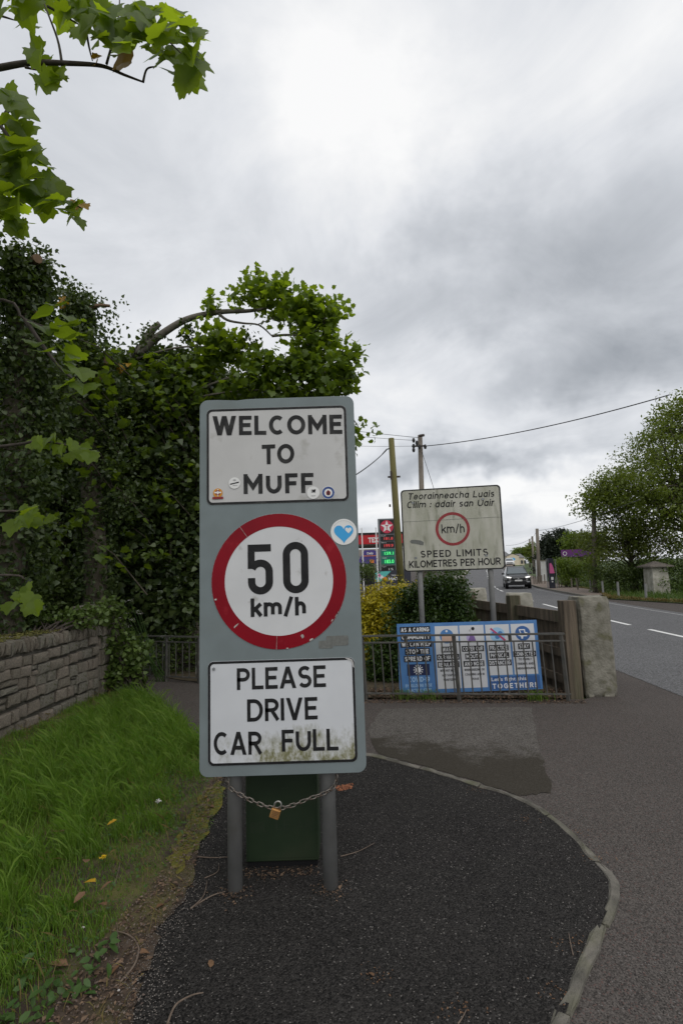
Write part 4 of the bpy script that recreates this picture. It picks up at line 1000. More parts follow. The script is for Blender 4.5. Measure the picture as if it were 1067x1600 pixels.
    rows(3, (('STAY', .065, .38, .058, 1), ('CONNECTED', .14, .49, .058, 1), ('TO FAMILY', .09, .565, .032, 0), ('FRIENDS AND', .11, .63, .032, 0), ('NEIGHBOURS', .115, .695, .032, 0)))
banner()

# ------------------------------------------------------------------ railings
def railing(pts, h, label, posts, nb, stubs=(), shear=0.0):
    a, b = Vector(pts[0]), Vector(pts[1]); d = b-a; Ln = d.length; d.normalize(); rot = d.to_track_quat('X', 'Z').to_matrix()
    t = thing('railing', (a.x, a.y, a.z), label, 'railing', 'metal railings along the path')
    sh = lambda z: d*(-shear*z)
    def hbar(z, w, hh, name):
        MB().box((a+b)/2 + Vector((0, 0, z)) + sh(z), (Ln, w, hh), rot).build(name, 'railing', t)
    hbar(h, .045, .022, 'top_rail'); hbar(h-.085, .035, .016, 'middle_rail'); hbar(.085, .035, .016, 'bottom_rail')
    for f in posts:
        p = a + d*Ln*f; MB().tube([p + Vector((0, 0, -.04)), p + Vector((0, 0, h-.012)) + sh(h)], .026, 4).build('post', 'railing', t)
    for f in stubs:
        p = a + d*Ln*f; MB().tube([p + Vector((0, 0, h-.08)) + sh(h-.08), p + Vector((0, 0, h-.012)) + sh(h)], .022, 4).build('stub', 'railing', t)
    for i in range(nb):
        f = (i+.5)/nb
        if min(abs(f-q) for q in posts)*Ln < .03: continue
        p = a + d*Ln*f; MB().tube([p + Vector((0, 0, .09)) + sh(.09), p + Vector((0, 0, h-.09)) + sh(h-.09)], .009, 6).build('baluster', 'railing', t)
    return t
railing((G(568, 1094), G(893, 1096)), .81, 'dark steel railing with thin balusters in front of the blue notice board', (0.012, .475, .985), 23, (.235, .745), .035)
railing((G(200, 1062), G(312, 1068)), .71, 'dark steel railing beyond the grass at the end of the stone wall', (.02, .55, .99), 11)
railing((G(312, 1068) + Vector((.06, 0, 0)), G(566, 1093)), .74, 'dark steel railing half hidden behind the welcome sign', (.03, .5, .97), 20)

# ------------------------------------------------------------------ wooden fence, pillar, white blocks
def fence():
    P = [D(889, 1000, 6.68), D(803, 960, 8.25), D(735, 950, 10.0), D(700, 950, 12.4)]
    P = [Vector((p.x, p.y, 0)) for p in P]
    t = thing('wooden_fence', (P[0].x, P[0].y, .012), 'weathered brown board fence running back from the concrete pillar', 'fence')
    for i, p in enumerate(P):
        d = (P[min(i+1, 3)] - P[max(i-1, 0)]).normalized(); rot = d.to_track_quat('X', 'Z').to_matrix()
        MB().box(p + Vector((0, 0, .58)), (.15, .17, 1.24), rot).build('post', 'fence_wood', t, bevel=.006)
    for i in range(3):
        a, b = P[i], P[i+1]; d = (b-a); Ln = d.length; d.normalize(); rot = d.to_track_quat('X', 'Z').to_matrix(); nn = Vector((d.y, -d.x, 0))
        if nn.x > 0: nn = -nn
        n = int(Ln/.135)
        for k in range(n):
            f = (k+.5)/n; h = 1.0 + .04*f + rnd.uniform(-.006, .006)
            MB().box(a + d*(.1 + (Ln-.2)*f) - nn*.025 + Vector((0, 0, h/2+.02)) + nn*rnd.uniform(-.004, .004), ((Ln-.2)/n-.007, .022, h), rot).build('board', 'fence_wood', t)
        for z in (.98, .52, .18):
            MB().box((a+b)/2 + nn*.008 + Vector((0, 0, z)), (Ln-.19, .04, .10 if z < .9 else .15), rot).build('rail', 'fence_wood', t)
fence()
def rough_block(name, cx, cy, w, d, h, m, label, cat, yaw=0, amp=.012, seed=1, seg=9):
    bm = bmesh.new(); bmesh.ops.create_cube(bm, size=1)
    bmesh.ops.subdivide_edges(bm, edges=bm.edges[:], cuts=seg, use_grid_fill=True)
    r_ = random.Random(seed); nz = [Vector((r_.uniform(-9, 9), r_.uniform(-9, 9), r_.uniform(-9, 9))) for _ in range(3)]
    from mathutils import noise
    for v in bm.verts:
        p = Vector((v.co.x*w, v.co.y*d, (v.co.z+.5)*h)); e = sum(1 for c in v.co if abs(abs(c)-.5) < 1e-4)
        n3 = noise.noise_vector(p*3.1 + nz[0])*amp + noise.noise_vector(p*13 + nz[1])*amp*.5
        if e >= 2: p -= Vector((v.co.x*.05, v.co.y*.05, (v.co.z > .49)*.02))*(.3 + abs(noise.noise(p*7+nz[2]))*1.4)
        v.co = p + n3
        if v.co.z < .02: v.co.z = -.02
    me = bpy.data.meshes.new(name); bm.to_mesh(me); bm.free(); me.materials.append(MATS[m])
    for p in me.polygons: p.use_smooth = True
    o = bpy.data.objects.new(name, me); o.location = (cx, cy, 0); o.rotation_euler.z = yaw; link(o); return tag(o, label, cat)
pA, pB = D(912, 1000, 6.6), D(957, 1000, 6.7)
rough_block('concrete_pillar', (pA.x+pB.x)/2, 6.86, pB.x-pA.x-.02, .42, 1.235, 'concrete', 'thick rough concrete pillar at the end of the wooden fence', 'pillar', -.1, .012, 1, 22)
a, b = D(803, 940, 9.2), D(842, 940, 9.2); rough_block('rendered_wall', (a.x+b.x)/2, 9.6, b.x-a.x, .3, 1.17, 'white_render', 'white rendered block behind the middle fence post', 'wall', -.15, .008, 4)
a, b = D(737, 930, 12.0), D(766, 930, 12.0); rough_block('rendered_wall', (a.x+b.x)/2, 12.4, b.x-a.x, .3, 1.17, 'white_render', 'white rendered block above the farthest fence post', 'wall', -.15, .008, 8)

# ------------------------------------------------------------------ stone wall
def stone_unit(seed):
    r_ = random.Random(seed); c = .16; j = lambda s=.075: r_.uniform(-s, s)
    mb = MB(); fr = [(-.5, -.5), (.5, -.5), (.5, .5), (-.5, .5)]
    back = [(x, .5, z) for x, z in fr]; mid = [(x+j(.03), -.34, z+j(.03)) for x, z in fr]
    frn = [(x*(1-c)+j(), -.5+j(.07), z*(1-c*1.6)+j()) for x, z in fr]; cc = [(j(.1), -.55, j(.1))]
    mb.v = back + mid + frn + cc
    for i in range(4):
        k = (i+1) % 4
        mb.f += [(i, 4+i, 4+k, k), (4+i, 8+i, 8+k, 4+k), (8+i, 12, 8+k)]
    mb.f = [tuple(reversed(f)) for f in mb.f]
    me = bpy.data.meshes.new('stone'); me.from_pydata(mb.v, [], mb.f); me.update()
    me.materials.append(MATS[('stone_a', 'stone_b', 'stone_c')[seed % 3]])
    return me
SU = [stone_unit(i) for i in range(9)]
def stone_wall():
    a, b = Vector((-3.80, 3.9, 0)), Vector((-3.50, 7.42, 0)); d = (b-a); Ln = d.length; d.normalize(); nn = Vector((d.y, -d.x, 0))     # nn faces +x (the grass)
    t = thing('stone_wall', ((a+b)/2), 'low mossy rubble stone wall with upright coping stones beside the grass', 'wall')
    rot = d.to_track_quat('Y', 'Z').to_matrix(); ang = math.atan2(d.y, d.x)
    MB().box((a+b)/2 - nn*.235 + Vector((0, 0, .49)), (.40, Ln, .98), rot).build('core', 'mortar', t)
    off = t.location
    def put(s, z, w, h, dep, me, name='stone', out=0.0, roll=0):
        o = bpy.data.objects.new(name, me); link(o, t)
        p = a + d*s + nn*(out - dep/2) + Vector((0, 0, z)); o.location = p - off
        o.rotation_euler = (0, roll, 0); o.scale = (w, dep, h)
        # front of the unit stone (-y) must look along nn : rotate the unit about z
        o.rotation_euler.z = math.atan2(nn.y, nn.x) + math.pi/2
    z = -.03
    hs = [.17, .15, .14, .155, .13, .13]
    for h in hs:
        s = rnd.uniform(-.12, 0)
        while s < Ln:
            w = rnd.uniform(.11, .30)
            s1 = min(s+w, Ln)
            wz = .022*math.sin(s*2.3 + z*9)
            if s1-s > .05:
                if rnd.random() < .14:
                    hb = h*rnd.uniform(.4, .6)
                    put((s+s1)/2, z+hb/2+wz, s1-s-.016, hb-.014, .14, rnd.choice(SU), out=rnd.uniform(-.004, .03), roll=rnd.uniform(-.03, .03)); put((s+s1)/2, z+(h+hb)/2+wz, s1-s-.016, h-hb-.014, .14, rnd.choice(SU), out=rnd.uniform(-.004, .03), roll=rnd.uniform(-.03, .03))
                else: put((s+s1)/2, z+h/2+wz+rnd.uniform(-.006, .006), s1-s-.016, h-.014, .14, rnd.choice(SU), out=rnd.uniform(-.004, .036), roll=rnd.uniform(-.04, .04))
            s += w
        z += h
    s = 0
    while s < Ln:
        w = rnd.uniform(.045, .085)
        put(s+w/2, z+.088, w-.012, rnd.uniform(.16, .20), .40, rnd.choice(SU), 'coping_stone', rnd.uniform(0, .03), rnd.uniform(-.06, .06)); s += w
    # moss on the coping
    n = 5200; q = rng.random((n, 2)); P = np.array(a)[None] + np.outer(q[:, 0]*Ln, np.array(d)) - np.outer(.03 + q[:, 1]*.40, np.array(nn)); P[:, 2] = z + .168 + rng.random(n)*.03
    cloud_mesh('moss', P, .03, 'oval', 'moss', t, 1.6, kind_='stuff')
    # end pier
    t2 = thing('stone_pier', (b.x-.18, b.y+.24, 0), 'square stone pier with ivy at the end of the rubble wall', 'pier')
    MB().box((b.x-.18, b.y+.26, .58), (.36, .40, 1.2)).build('core', 'mortar', t2)
    z = 0
    for h in (.24, .2, .22, .18, .2, .2):
        for (cx, cy, ww, rz) in ((b.x-.19, b.y+.05, .40, 0), (b.x+.01, b.y+.26, .42, math.pi/2)):
            o = bpy.data.objects.new('stone', rnd.choice(SU)); link(o, t2); o.location = Vector((cx, cy, z+h/2)) - t2.location; o.scale = (ww, .1, h-.014); o.rotation_euler.z = rz
        z += h
    MB().box((b.x-.18, b.y+.26, 1.24), (.46, .5, .08)).build('cap', 'stone_b', t2, bevel=.015)
stone_wall()
# ------------------------------------------------------------------ trees
def px_ell(px, py, rx, ry, Y, depth=None):
    c = D(px, py, Y); k = Y/FPX
    return np.array(c), np.array([rx*k, depth or max(rx, ry)*k*.8, ry*k])
def limbs(mb, start, targets, r0, bend=.15, n=6):
    for q in targets:
        a = Vector(start); b = Vector(q); L_ = (b-a).length
        j = Vector((rnd.uniform(-1, 1), rnd.uniform(-1, 1), rnd.uniform(.2, 1)))*bend*L_
        pts = [a, a.lerp(b, .35) + j, a.lerp(b, .7) + j*.8, b]
        mb.tube(dense([Vector(p) for p in pts], 3), list(np.linspace(r0, r0*.18, 10)), n, cap=False)
def tree(name, base, ells, label, lm, kind, leaf, per, ncl, spread, trunk_r=.14, top=None, group=None, bark='bark', upb=.6, flat=.6, hollow=.3, nlimb=26, cat='tree', droop=.3):
    t = thing(name, base, label, cat, group)
    C = np.vstack([clumps(c, r, max(3, int(n_)), hollow) for (c, r), n_ in zip(ells, ncl)])
    C[:, 2] = np.maximum(C[:, 2], base[2] + .15)
    ctr = C.mean(0); mb = MB(); b = Vector(base)
    tp = Vector(top) if top else Vector((ctr[0], ctr[1], ctr[2]))
    pts = [b - Vector((0, 0, .1)), b.lerp(tp, .4) + Vector((rnd.uniform(-.15, .15), rnd.uniform(-.1, .1), 0)), b.lerp(tp, .75), tp]
    tr = dense(pts, 4); mb.tube(tr, list(np.linspace(trunk_r*1.15, trunk_r*.35, len(tr))), 8, cap=False)
    idx = rng.choice(len(C), min(nlimb, len(C)), replace=False)
    for i in idx:
        s = tr[rnd.randrange(len(tr)//3, len(tr))]; limbs(mb, s, [C[i]], trunk_r*.3, .1, 5)
    mb.build('trunk', bark, t, smooth=True)
    P = around(C, per, spread, flat); P[:, 2] = np.maximum(P[:, 2], base[2]+.05)
    cloud_mesh('crown', P, leaf, kind, lm, t, upb, droop=droop, kind_='stuff')
    return t, C

# dense ivy grown trees behind the wall and the sign
tree('ivy_tree', (-3.2, 10.4, 0), [px_ell(225, 700, 120, 150, 10), px_ell(250, 860, 110, 110, 10), px_ell(255, 600, 75, 45, 10), px_ell(215, 935, 90, 50, 9.6)],
     'dark ivy covered tree rising behind the left railing', 'ivy', 'ivy', .11, 120, (240, 170, 70, 60), .3, .2, (-3.2, 10.4, 5.2), cat='tree', upb=.5)
tree('ivy_tree', (-6.3, 10.6, 0), [px_ell(70, 700, 110, 150, 10.4), px_ell(70, 860, 110, 120, 10.4), px_ell(-90, 760, 120, 260, 10.4)],  # last ellipse is mostly out of view, added to block light from the left
     'dark ivy covered tree at the left edge behind the stone wall', 'ivy', 'ivy', .11, 110, (190, 150, 110), .27, .22, (-6.3, 10.6, 5.5), upb=.5)
tree('ivy_tree', (-.9, 11.2, 0), [px_ell(400, 680, 125, 80, 11), px_ell(410, 850, 110, 120, 11), px_ell(330, 620, 60, 40, 11)],
     'dark ivy covered tree mostly hidden behind the welcome sign', 'ivy', 'ivy', .11, 105, (150, 130, 40), .27, .2, (-1.0, 11.2, 4.6), upb=.5)
tree('background_tree', (-4.5, 15.5, 0), [px_ell(180, 720, 190, 150, 15), px_ell(180, 880, 200, 110, 15)],
     'shadowed broadleaf tree deep behind the ivy trees', 'ivy', 'simple', .17, 50, (120, 120), .4, .2, (-4.5, 15.5, 5.5), upb=.5)
tree('background_tree', (-10.5, 15.5, 0), [px_ell(-80, 700, 130, 200, 15.5), px_ell(-60, 880, 140, 100, 15.5)],  # mostly beyond the left edge of view, added to keep light off
     'shadowed broadleaf tree added at the far left behind the wall to block light', 'ivy', 'simple', .17, 45, (60, 60), .4, .2, (-10.5, 15.5, 6), upb=.5)

def ivy_snag(base, path, rs, ells, ncl, label, stub=None, per=60, leaf=.075):
    t = thing('ivy_snag', base, label, 'tree')
    mb = MB(); mb.tube(dense([Vector(p) for p in path], 4), list(np.interp(np.linspace(0, 1, (len(path)-1)*4+1), np.linspace(0, 1, len(rs)), rs)), 10)
    mb.build('trunk', 'bark', t, smooth=True)
    if stub:
        for st, r in stub:
            MB().tube(dense([Vector(p) for p in st], 3), list(np.linspace(r, r*.7, (len(st)-1)*3+1)), 9).build('cut_branch', 'cut_wood', t)
    C = np.vstack([clumps(c, r, n_, .45) for (c, r), n_ in zip(ells, ncl)])
    T_ = np.array([tuple(p) for p in dense([Vector(p) for p in path], 10)]); T_ = np.repeat(T_, 260, 0); an = rng.uniform(0, 6.283, len(T_)); rr = np.interp(np.linspace(0, 1, len(T_)), np.linspace(0, 1, len(rs)), rs) + rng.uniform(.0, .16, len(T_))
    T_ = T_ + np.column_stack([np.cos(an)*rr, np.sin(an)*rr, rng.normal(size=len(T_))*.16]); T_ = T_[T_[:, 2] > .05]
    cloud_mesh('ivy', np.vstack([around(C, per, .19, .9), T_]), leaf, 'ivy', 'ivy', t, .3, droop=.7, kind_='stuff')
    # hanging runners
    for i in range(22):
        c = Vector(C[rnd.randrange(len(C))]); e = c + Vector((rnd.uniform(-.3, .4), rnd.uniform(-.2, .2), rnd.uniform(-.1, .35)))
        MB().tube([c, c.lerp(e, .5) + Vector((0, 0, .06)), e], [.006, .005, .002], 4, cap=False).build('runner', 'twig_dark', t)
    return t
YA = 6.6
ivy_snag((-4.35, YA, 0), [(-4.35, YA, -.1), (-4.3, YA, 2.2), D(40, 520, YA), D(45, 420, YA)], [.26, .22, .17, .13],
         [px_ell(30, 440, 42, 55, YA, .4), px_ell(35, 560, 62, 90, YA, .5), px_ell(35, 720, 70, 110, YA, .5), px_ell(25, 870, 60, 80, YA, .5)], (24, 40, 34, 22),
         'tall ivy clad trunk with a sawn stub beside the left photo edge', [([D(35, 425, YA), D(50, 412, YA-.1), D(60, 404, YA-.25)], .085)], 62, .07)
YB = 8.2
ivy_snag((-4.0, YB, 0), [(-4.0, YB, -.1), (-3.95, YB, 2.2), D(122, 560, YB), D(124, 480, YB)], [.2, .17, .13, .10],
         [px_ell(130, 485, 32, 28, YB, .35), px_ell(132, 550, 36, 55, YB, .4), px_ell(150, 640, 50, 60, YB, .4), px_ell(150, 760, 60, 80, YB, .4)], (18, 26, 26, 24),
         'shorter ivy clad trunk with a broken branch pointing right', [([D(125, 490, YB), D(150, 478, YB), D(172, 478, YB)], .035), ([D(150, 600, YB), D(163, 578, YB), D(166, 560, YB)], .05)], 60, .065)

def sprays(base, spots, label, m, leaf=.13, Y=9.3):  # lighter leaf sprays added over the ivy as highlights, fewer lower down
    t = thing('highlight_sprays', base, label, 'tree'); mb = MB(); P = []
    for px, py, n in spots:
        c = D(px, py, Y + rnd.uniform(-.5, .3)); s_ = Vector((c.x + rnd.uniform(-.6, .6), c.y + .9, max(.2, c.z - rnd.uniform(.3, .9))))
        mb.tube([s_, s_.lerp(c, .6) + Vector((0, 0, .12)), c], [.014, .010, .004], 5, cap=False)
        P += [np.array(s_.lerp(c, rnd.uniform(.45, 1.1))) + rng.normal(size=3)*np.array([.16, .12, .07]) for _ in range(n)]
    b = Vector(base); mb.tube([b - Vector((0, 0, .1)), b + Vector((.1, 0, 1.5)), b + Vector((0, .2, 3.2))], [.06, .05, .02], 7)
    mb.build('trunk', 'bark', t); cloud_mesh('crown', np.array(P), leaf, 'sycl', m, t, .9, droop=.5, kind_='stuff')
sprays((-3.3, 10.2, 0), [(rnd.uniform(160, 310), 560 + 340*rnd.random()**1.8, rnd.randint(9, 20)) for _ in range(50)], 'lighter sycamore leaf sprays added as highlights over the ivy left of the welcome sign', 'syc_mid', .13, 8.9)
sprays((-5.6, 9.4, 0), [(rnd.uniform(0, 160), 520 + 380*rnd.random()**1.8, rnd.randint(9, 18)) for _ in range(50)], 'lighter sycamore leaf sprays added as highlights over the ivy above the stone wall', 'syc_mid', .13, 7.9)
# sycamore whose arching limb shows against the sky
def arch_sycamore():
    Y = 9.2; base = (-2.3, Y+1.6, 0)
    blobs = [(334, 476, 15, 8, 6), (372, 468, 12, 8, 5), (407, 458, 22, 20, 13), (397, 441, 10, 8, 5), (437, 446, 14, 12, 8), (449, 474, 42, 22, 26), (484, 497, 28, 32, 26), (510, 476, 22, 14, 12), (535, 487, 11, 9, 5), (514, 502, 18, 18, 12),
             (474, 550, 26, 50, 30), (518, 537, 17, 28, 16), (551, 562, 12, 28, 11), (516, 588, 42, 24, 30), (426, 576, 42, 24, 28), (334, 532, 34, 20, 20), (364, 548, 30, 22, 18), (318, 566, 26, 18, 14), (545, 602, 14, 14, 7), (470, 614, 70, 16, 22), (563, 672, 9, 9, 3), (390, 612, 60, 16, 16), (280, 590, 34, 18, 14), (240, 610, 30, 20, 10), (300, 620, 40, 20, 14)]
    ells = [px_ell(a - (10 if a > 480 and b < 650 else 0), b, c_*.92, d_*.92, Y, max(.15, c_*.013)) for a, b, c_, d_, _ in blobs]; ncl = [q[4] for q in blobs]
    t = thing('sycamore_tree', base, 'bright green sycamore with a bare arching limb above the welcome sign', 'tree')
    C = np.vstack([clumps(c, r, n_, .1) for (c, r), n_ in zip(ells, ncl)])
    mb = MB()
    stem = [(-2.3, Y+1.6, -.1), (-2.45, Y+1.5, 2.5), D(205, 620, Y+.9), D(222, 545, Y)]
    mb.tube(dense([Vector(p) for p in stem], 5), list(np.linspace(.17, .11, 16)), 10, cap=False)
    arch = [D(222, 548, Y), D(245, 528, Y), D(290, 500, Y), D(340, 488, Y), D(385, 486, Y), D(405, 484, Y)]
    mb.tube(dense([Vector(p) for p in arch], 5), list(np.linspace(.085, .025, 26)), 8)
    arch2 = [D(218, 555, Y), D(235, 520, Y), D(250, 505, Y)]
    mb.tube(dense([Vector(p) for p in arch2], 4), list(np.linspace(.10, .05, 9)), 8)
    br = [D(340, 488, Y), D(355, 500, Y), D(380, 505, Y), D(405, 508, Y), D(425, 525, Y)]
    mb.tube(dense([Vector(p) for p in br], 4), list(np.linspace(.03, .012, 17)), 6)
    mb.tube(dense([Vector(p) for p in (D(400, 508, Y), D(415, 502, Y), D(428, 497, Y))], 3), .01, 5)
    for a, b in (((215, 560), (360, 548)), ((230, 590), (340, 570)), ((260, 640), (500, 560)), ((260, 640), (470, 610)), ((405, 484), (470, 470)), ((425, 525), (505, 540)), ((500, 620), (563, 672))):
        A, B = D(*a, Y), D(*b, Y); limbs(mb, A, [B], .03, .08, 6)
    for i in range(0, len(C), 4):
        c = Vector(C[i]); e = Vector(C[rnd.randrange(len(C))])
        if (c-e).length < .9: mb.tube([c, c.lerp(e, .5) + Vector((0, 0, .05)), e], [.012, .01, .005], 4, cap=False)
    mb.build('trunk', 'bark_grey', t, smooth=True)
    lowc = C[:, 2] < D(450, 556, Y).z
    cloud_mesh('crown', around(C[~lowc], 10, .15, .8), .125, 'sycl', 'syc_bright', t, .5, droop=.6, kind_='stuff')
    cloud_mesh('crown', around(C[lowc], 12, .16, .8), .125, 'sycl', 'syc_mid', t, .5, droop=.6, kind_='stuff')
    iv = np.vstack([clumps(*px_ell(285, 520, 22, 14, Y, .2), 6), clumps(*px_ell(240, 520, 14, 18, Y, .2), 5), clumps(*px_ell(380, 535, 20, 12, Y, .3), 6)])
    cloud_mesh('ivy', around(iv, 26, .1, .8), .07, 'ivy', 'ivy', t, .4, droop=.7, kind_='stuff')
arch_sycamore()

# overhanging near sycamore, its leaves single
def near_sycamore():
    base = (-5.6, 4.2, 0)
    t = thing('sycamore_tree', base, 'near sycamore with large lobed leaves overhanging from the upper left', 'tree')
    mb = MB(); mb.tube(dense([Vector(p) for p in ((-5.6, 4.2, -.1), (-5.5, 4.2, 2), (-5.35, 4.1, 4.2), (-5.2, 4.0, 6.5))], 5), list(np.linspace(.26, .14, 16)), 12)
    mb.build('trunk', 'bark', t, smooth=True)
    Y1 = 2.75
    def br(pts, r0, r1, name='branch', n=7):
        q = dense([Vector(p) for p in pts], 5); MB().tube(q, list(np.linspace(r0, r1, len(q))), n).build(name, 'twig_dark', t, smooth=True); return q
    b1 = br([(-5.3, 4.0, 4.5), (-4.0, 3.4, 4.2), D(-60, 118, Y1+.25), D(0, 106, Y1+.1), D(50, 98, Y1), D(110, 99, Y1), D(160, 103, Y1), D(195, 117, Y1), D(224, 128, Y1)], .028, .005)
    tw = [[D(97, 97, Y1), D(90, 60, Y1+.1), D(68, 0, Y1+.15), D(60, -40, Y1+.2)], [D(167, 100, Y1), D(178, 60, Y1), D(186, 25, Y1+.1), D(188, -30, Y1+.2)],
          [D(184, 38, Y1), D(215, 58, Y1-.1), D(250, 55, Y1-.1), D(290, 90, Y1-.15)], [D(224, 128, Y1), D(230, 108, Y1), D(245, 104, Y1-.05)], [D(75, 10, Y1+.1), D(110, 30, Y1+.1), D(135, 45, Y1)], [D(0, 24, Y1+.2), D(25, 32, Y1+.2)],
          [D(135, 48, Y1), D(140, 75, Y1), D(145, 95, Y1)], [D(40, 105, Y1), D(60, 110, Y1)]]
    for q in tw: br(q, .0085, .003, 'twig', 6)
    Y2 = 3.6
    for q in ([(-5.2, 4.0, 5.2), D(-60, 150, Y2), D(0, 195, Y2), D(40, 260, Y2), D(80, 300, Y2), D(128, 325, Y2)], [D(0, 195, Y2), D(15, 170, Y2), D(25, 160, Y2)], [(-5.2, 4.0, 4.9), D(-60, 230, Y2), D(0, 300, Y2), D(30, 345, Y2)]): br(q, .022, .005)
    Y3 = 4.4
    for q in ([(-5.4, 4.15, 3.6), D(-30, 470, Y3), D(40, 500, Y3), D(100, 520, Y3)], [D(40, 500, Y3), D(90, 570, Y3), D(125, 600, Y3)], [(-5.45, 4.15, 2.6), D(-20, 700, Y3), D(60, 690, Y3), D(130, 700, Y3)], [(-5.45, 4.15, 2.2), D(-30, 800, Y3), D(40, 800, Y3)], [(-5.5, 4.2, 1.6), D(-30, 900, Y3), D(40, 905, Y3)]): br(q, .02, .005)
    V, F = LEAF['syc']; protos = {}
    def proto(m):
        if m not in protos:
            me = bpy.data.meshes.new('leaf'); me.from_pydata([tuple(v) for v in V], [], [tuple(f) for f in F]); me.materials.append(MATS[m]); protos[m] = me
        return protos[m]
    cnt = [0]
    def leaf(p, size, m, tip=None, up=False):
        o = bpy.data.objects.new('leaf', proto(m)); link(o, t); cnt[0] += 1
        n = Vector((rnd.gauss(0, .45), -.75 + rnd.gauss(0, .3), .55 + rnd.gauss(0, .35))).normalized()
        if up: n = Vector((rnd.gauss(0, .35), -.3 + rnd.gauss(0, .25), 1)).normalized()
        ty = Vector((rnd.gauss(.15, .55), rnd.gauss(0, .2), -.8 + rnd.gauss(0, .45))) if tip is None else Vector(tip)
        ty = (ty - n*ty.dot(n)).normalized(); tx_ = ty.cross(n)
        M_ = Matrix((tx_, ty, n)).transposed()
        o.rotation_mode = 'QUATERNION'; o.rotation_quaternion = M_.to_quaternion(); o.scale = (size,)*3
        o.location = Vector(p) - Vector(base)
    def cluster(px, py, rx, ry, Y, n, size, m='syc', dz=.25):
        for _ in range(n):
            a = rnd.uniform(0, 6.283); r_ = rnd.random()**.5
            leaf(D(px + rx*r_*math.cos(a), py + ry*r_*math.sin(a), Y + rnd.uniform(-dz, dz)), size*rnd.uniform(.7, 1.2), m)
    s1 = .148
    cluster(235, 25, 38, 32, Y1, 20, s1); cluster(270, 60, 36, 36, Y1-.1, 22, s1); cluster(297, 105, 20, 26, Y1-.1, 13, s1); cluster(205, 65, 22, 26, Y1, 9, s1)
    cluster(130, 18, 34, 20, Y1, 15, s1); cluster(155, 50, 20, 24, Y1, 8, s1); cluster(170, 15, 30, 20, Y1+.1, 10, s1); cluster(90, -15, 70, 20, Y1+.1, 16, s1)
    cluster(78, 112, 18, 24, Y1, 9, s1*.8); cluster(68, 85, 14, 8, Y1, 4, s1*.8); cluster(40, 22, 16, 20, Y1+.2, 6, s1*.9); cluster(15, 5, 22, 16, Y1+.2, 6, s1)
    leaf(D(206, 95, Y1), .16, 'syc_yellow', (.05, 0, -1)); leaf(D(196, 85, Y1-.03), .13, 'syc', (.0, 0, -1)); leaf(D(146, 92, Y1), .06, 'syc_yellow'); leaf(D(152, 98, Y1), .05, 'syc_yellow')
    leaf(D(70, 125, Y1-.02), .13, 'syc', (.1, 0, -1)); leaf(D(285, 105, Y1-.1), .15, 'syc', (.1, 0, -1)); leaf(D(303, 98, Y1-.1), .16, 'syc', (.25, 0, -1))
    cluster(12, 155, 18, 18, Y2, 8, .17); cluster(20, 215, 26, 30, Y2, 18, .17); cluster(40, 265, 36, 34, Y2, 26, .17); cluster(75, 300, 34, 30, Y2, 22, .16); cluster(10, 290, 20, 50, Y2, 20, .17); cluster(112, 325, 22, 16, Y2, 9, .13)
    cluster(20, 345, 26, 20, Y2, 10, .13); cluster(115, 318, 14, 8, Y2, 2, .10, 'syc_yellow', .05)
    # leaves lower down, top light put into a brighter green and upward tilt
    for px, py in ((92, 488), (118, 520), (85, 530), (100, 560), (122, 585), (65, 520), (132, 610), (110, 610), (75, 560), (128, 560), (80, 500), (105, 505), (110, 540), (95, 585), (120, 625), (60, 545)):
        leaf(D(px, py-10, Y3-.3+rnd.uniform(-.12, .12)), rnd.uniform(.13, .21), 'syc_bright', (rnd.uniform(-.1, .6), -.3, -1), True)
    for px, py in ((97, 468), (70, 480)): leaf(D(px, py, Y3+.5), .13, 'syc_yellow')
    cluster(90, 685, 45, 10, Y3, 9, .12, 'syc_bright'); cluster(120, 710, 30, 12, Y3, 7, .12, 'syc_bright'); cluster(45, 805, 42, 16, Y3, 9, .13, 'syc'); cluster(40, 930, 30, 18, Y3, 6, .13, 'syc'); cluster(195, 572, 8, 6, 8.6, 3, .14, 'syc_yellow', .05); cluster(95, 470, 10, 8, 7.8, 3, .14, 'syc_yellow', .05)
    # the rest of the crown, out of the picture above and to the left
    C = np.vstack([clumps((-5.3, 3.9, 6.4), (1.9, 2.4, 1.6), 70, .2), clumps((-3.6, .8, 6.0), (2.0, 1.6, .7), 36, .2)])
    cloud_mesh('crown', around(C, 40, .25, .6), .16, 'sycl', 'syc', t, .6, kind_='stuff')
    mb = MB()
    for i in range(0, len(C), 3): limbs(mb, (-5.25, 4.0, rnd.uniform(4.5, 6.2)), [C[i]], .04, .08, 5)
    mb.build('limb', 'bark', t)
near_sycamore()

# low plants around the wall and railing
def bush(name, base, ells, ncl, per, label, lm, kind='oval', leaf=.05, spread=.14, cat='bush', group=None, stems='twig_dark', upb=.5):
    t = thing(name, base, label, cat, group)
    C = np.vstack([clumps(c, r, n_, .25) for (c, r), n_ in zip(ells, ncl)]); C[:, 2] = np.maximum(C[:, 2], base[2] + .06)
    mb = MB()
    for i in range(0, len(C), max(1, len(C)//40)): limbs(mb, (base[0] + rnd.uniform(-.15, .15), base[1] + rnd.uniform(-.1, .1), base[2]-.02), [C[i]], .014, .06, 5)
    mb.build('stem', stems, t)
    P = around(C, per, spread, .9); P[:, 2] = np.maximum(P[:, 2], base[2]+.02)
    cloud_mesh('foliage', P, leaf, kind, lm, t, upb, kind_='stuff'); return t
bush('ivy_bush', (-3.05, 7.75, 0), [px_ell(175, 990, 22, 55, 7.7, .2), px_ell(195, 1035, 32, 42, 7.7, .25), px_ell(158, 960, 14, 12, 7.6, .2)], (16, 30, 6), 45, 'leafy ivy spilling over the stone pier', 'ivy_light', 'ivy', .075, .09)
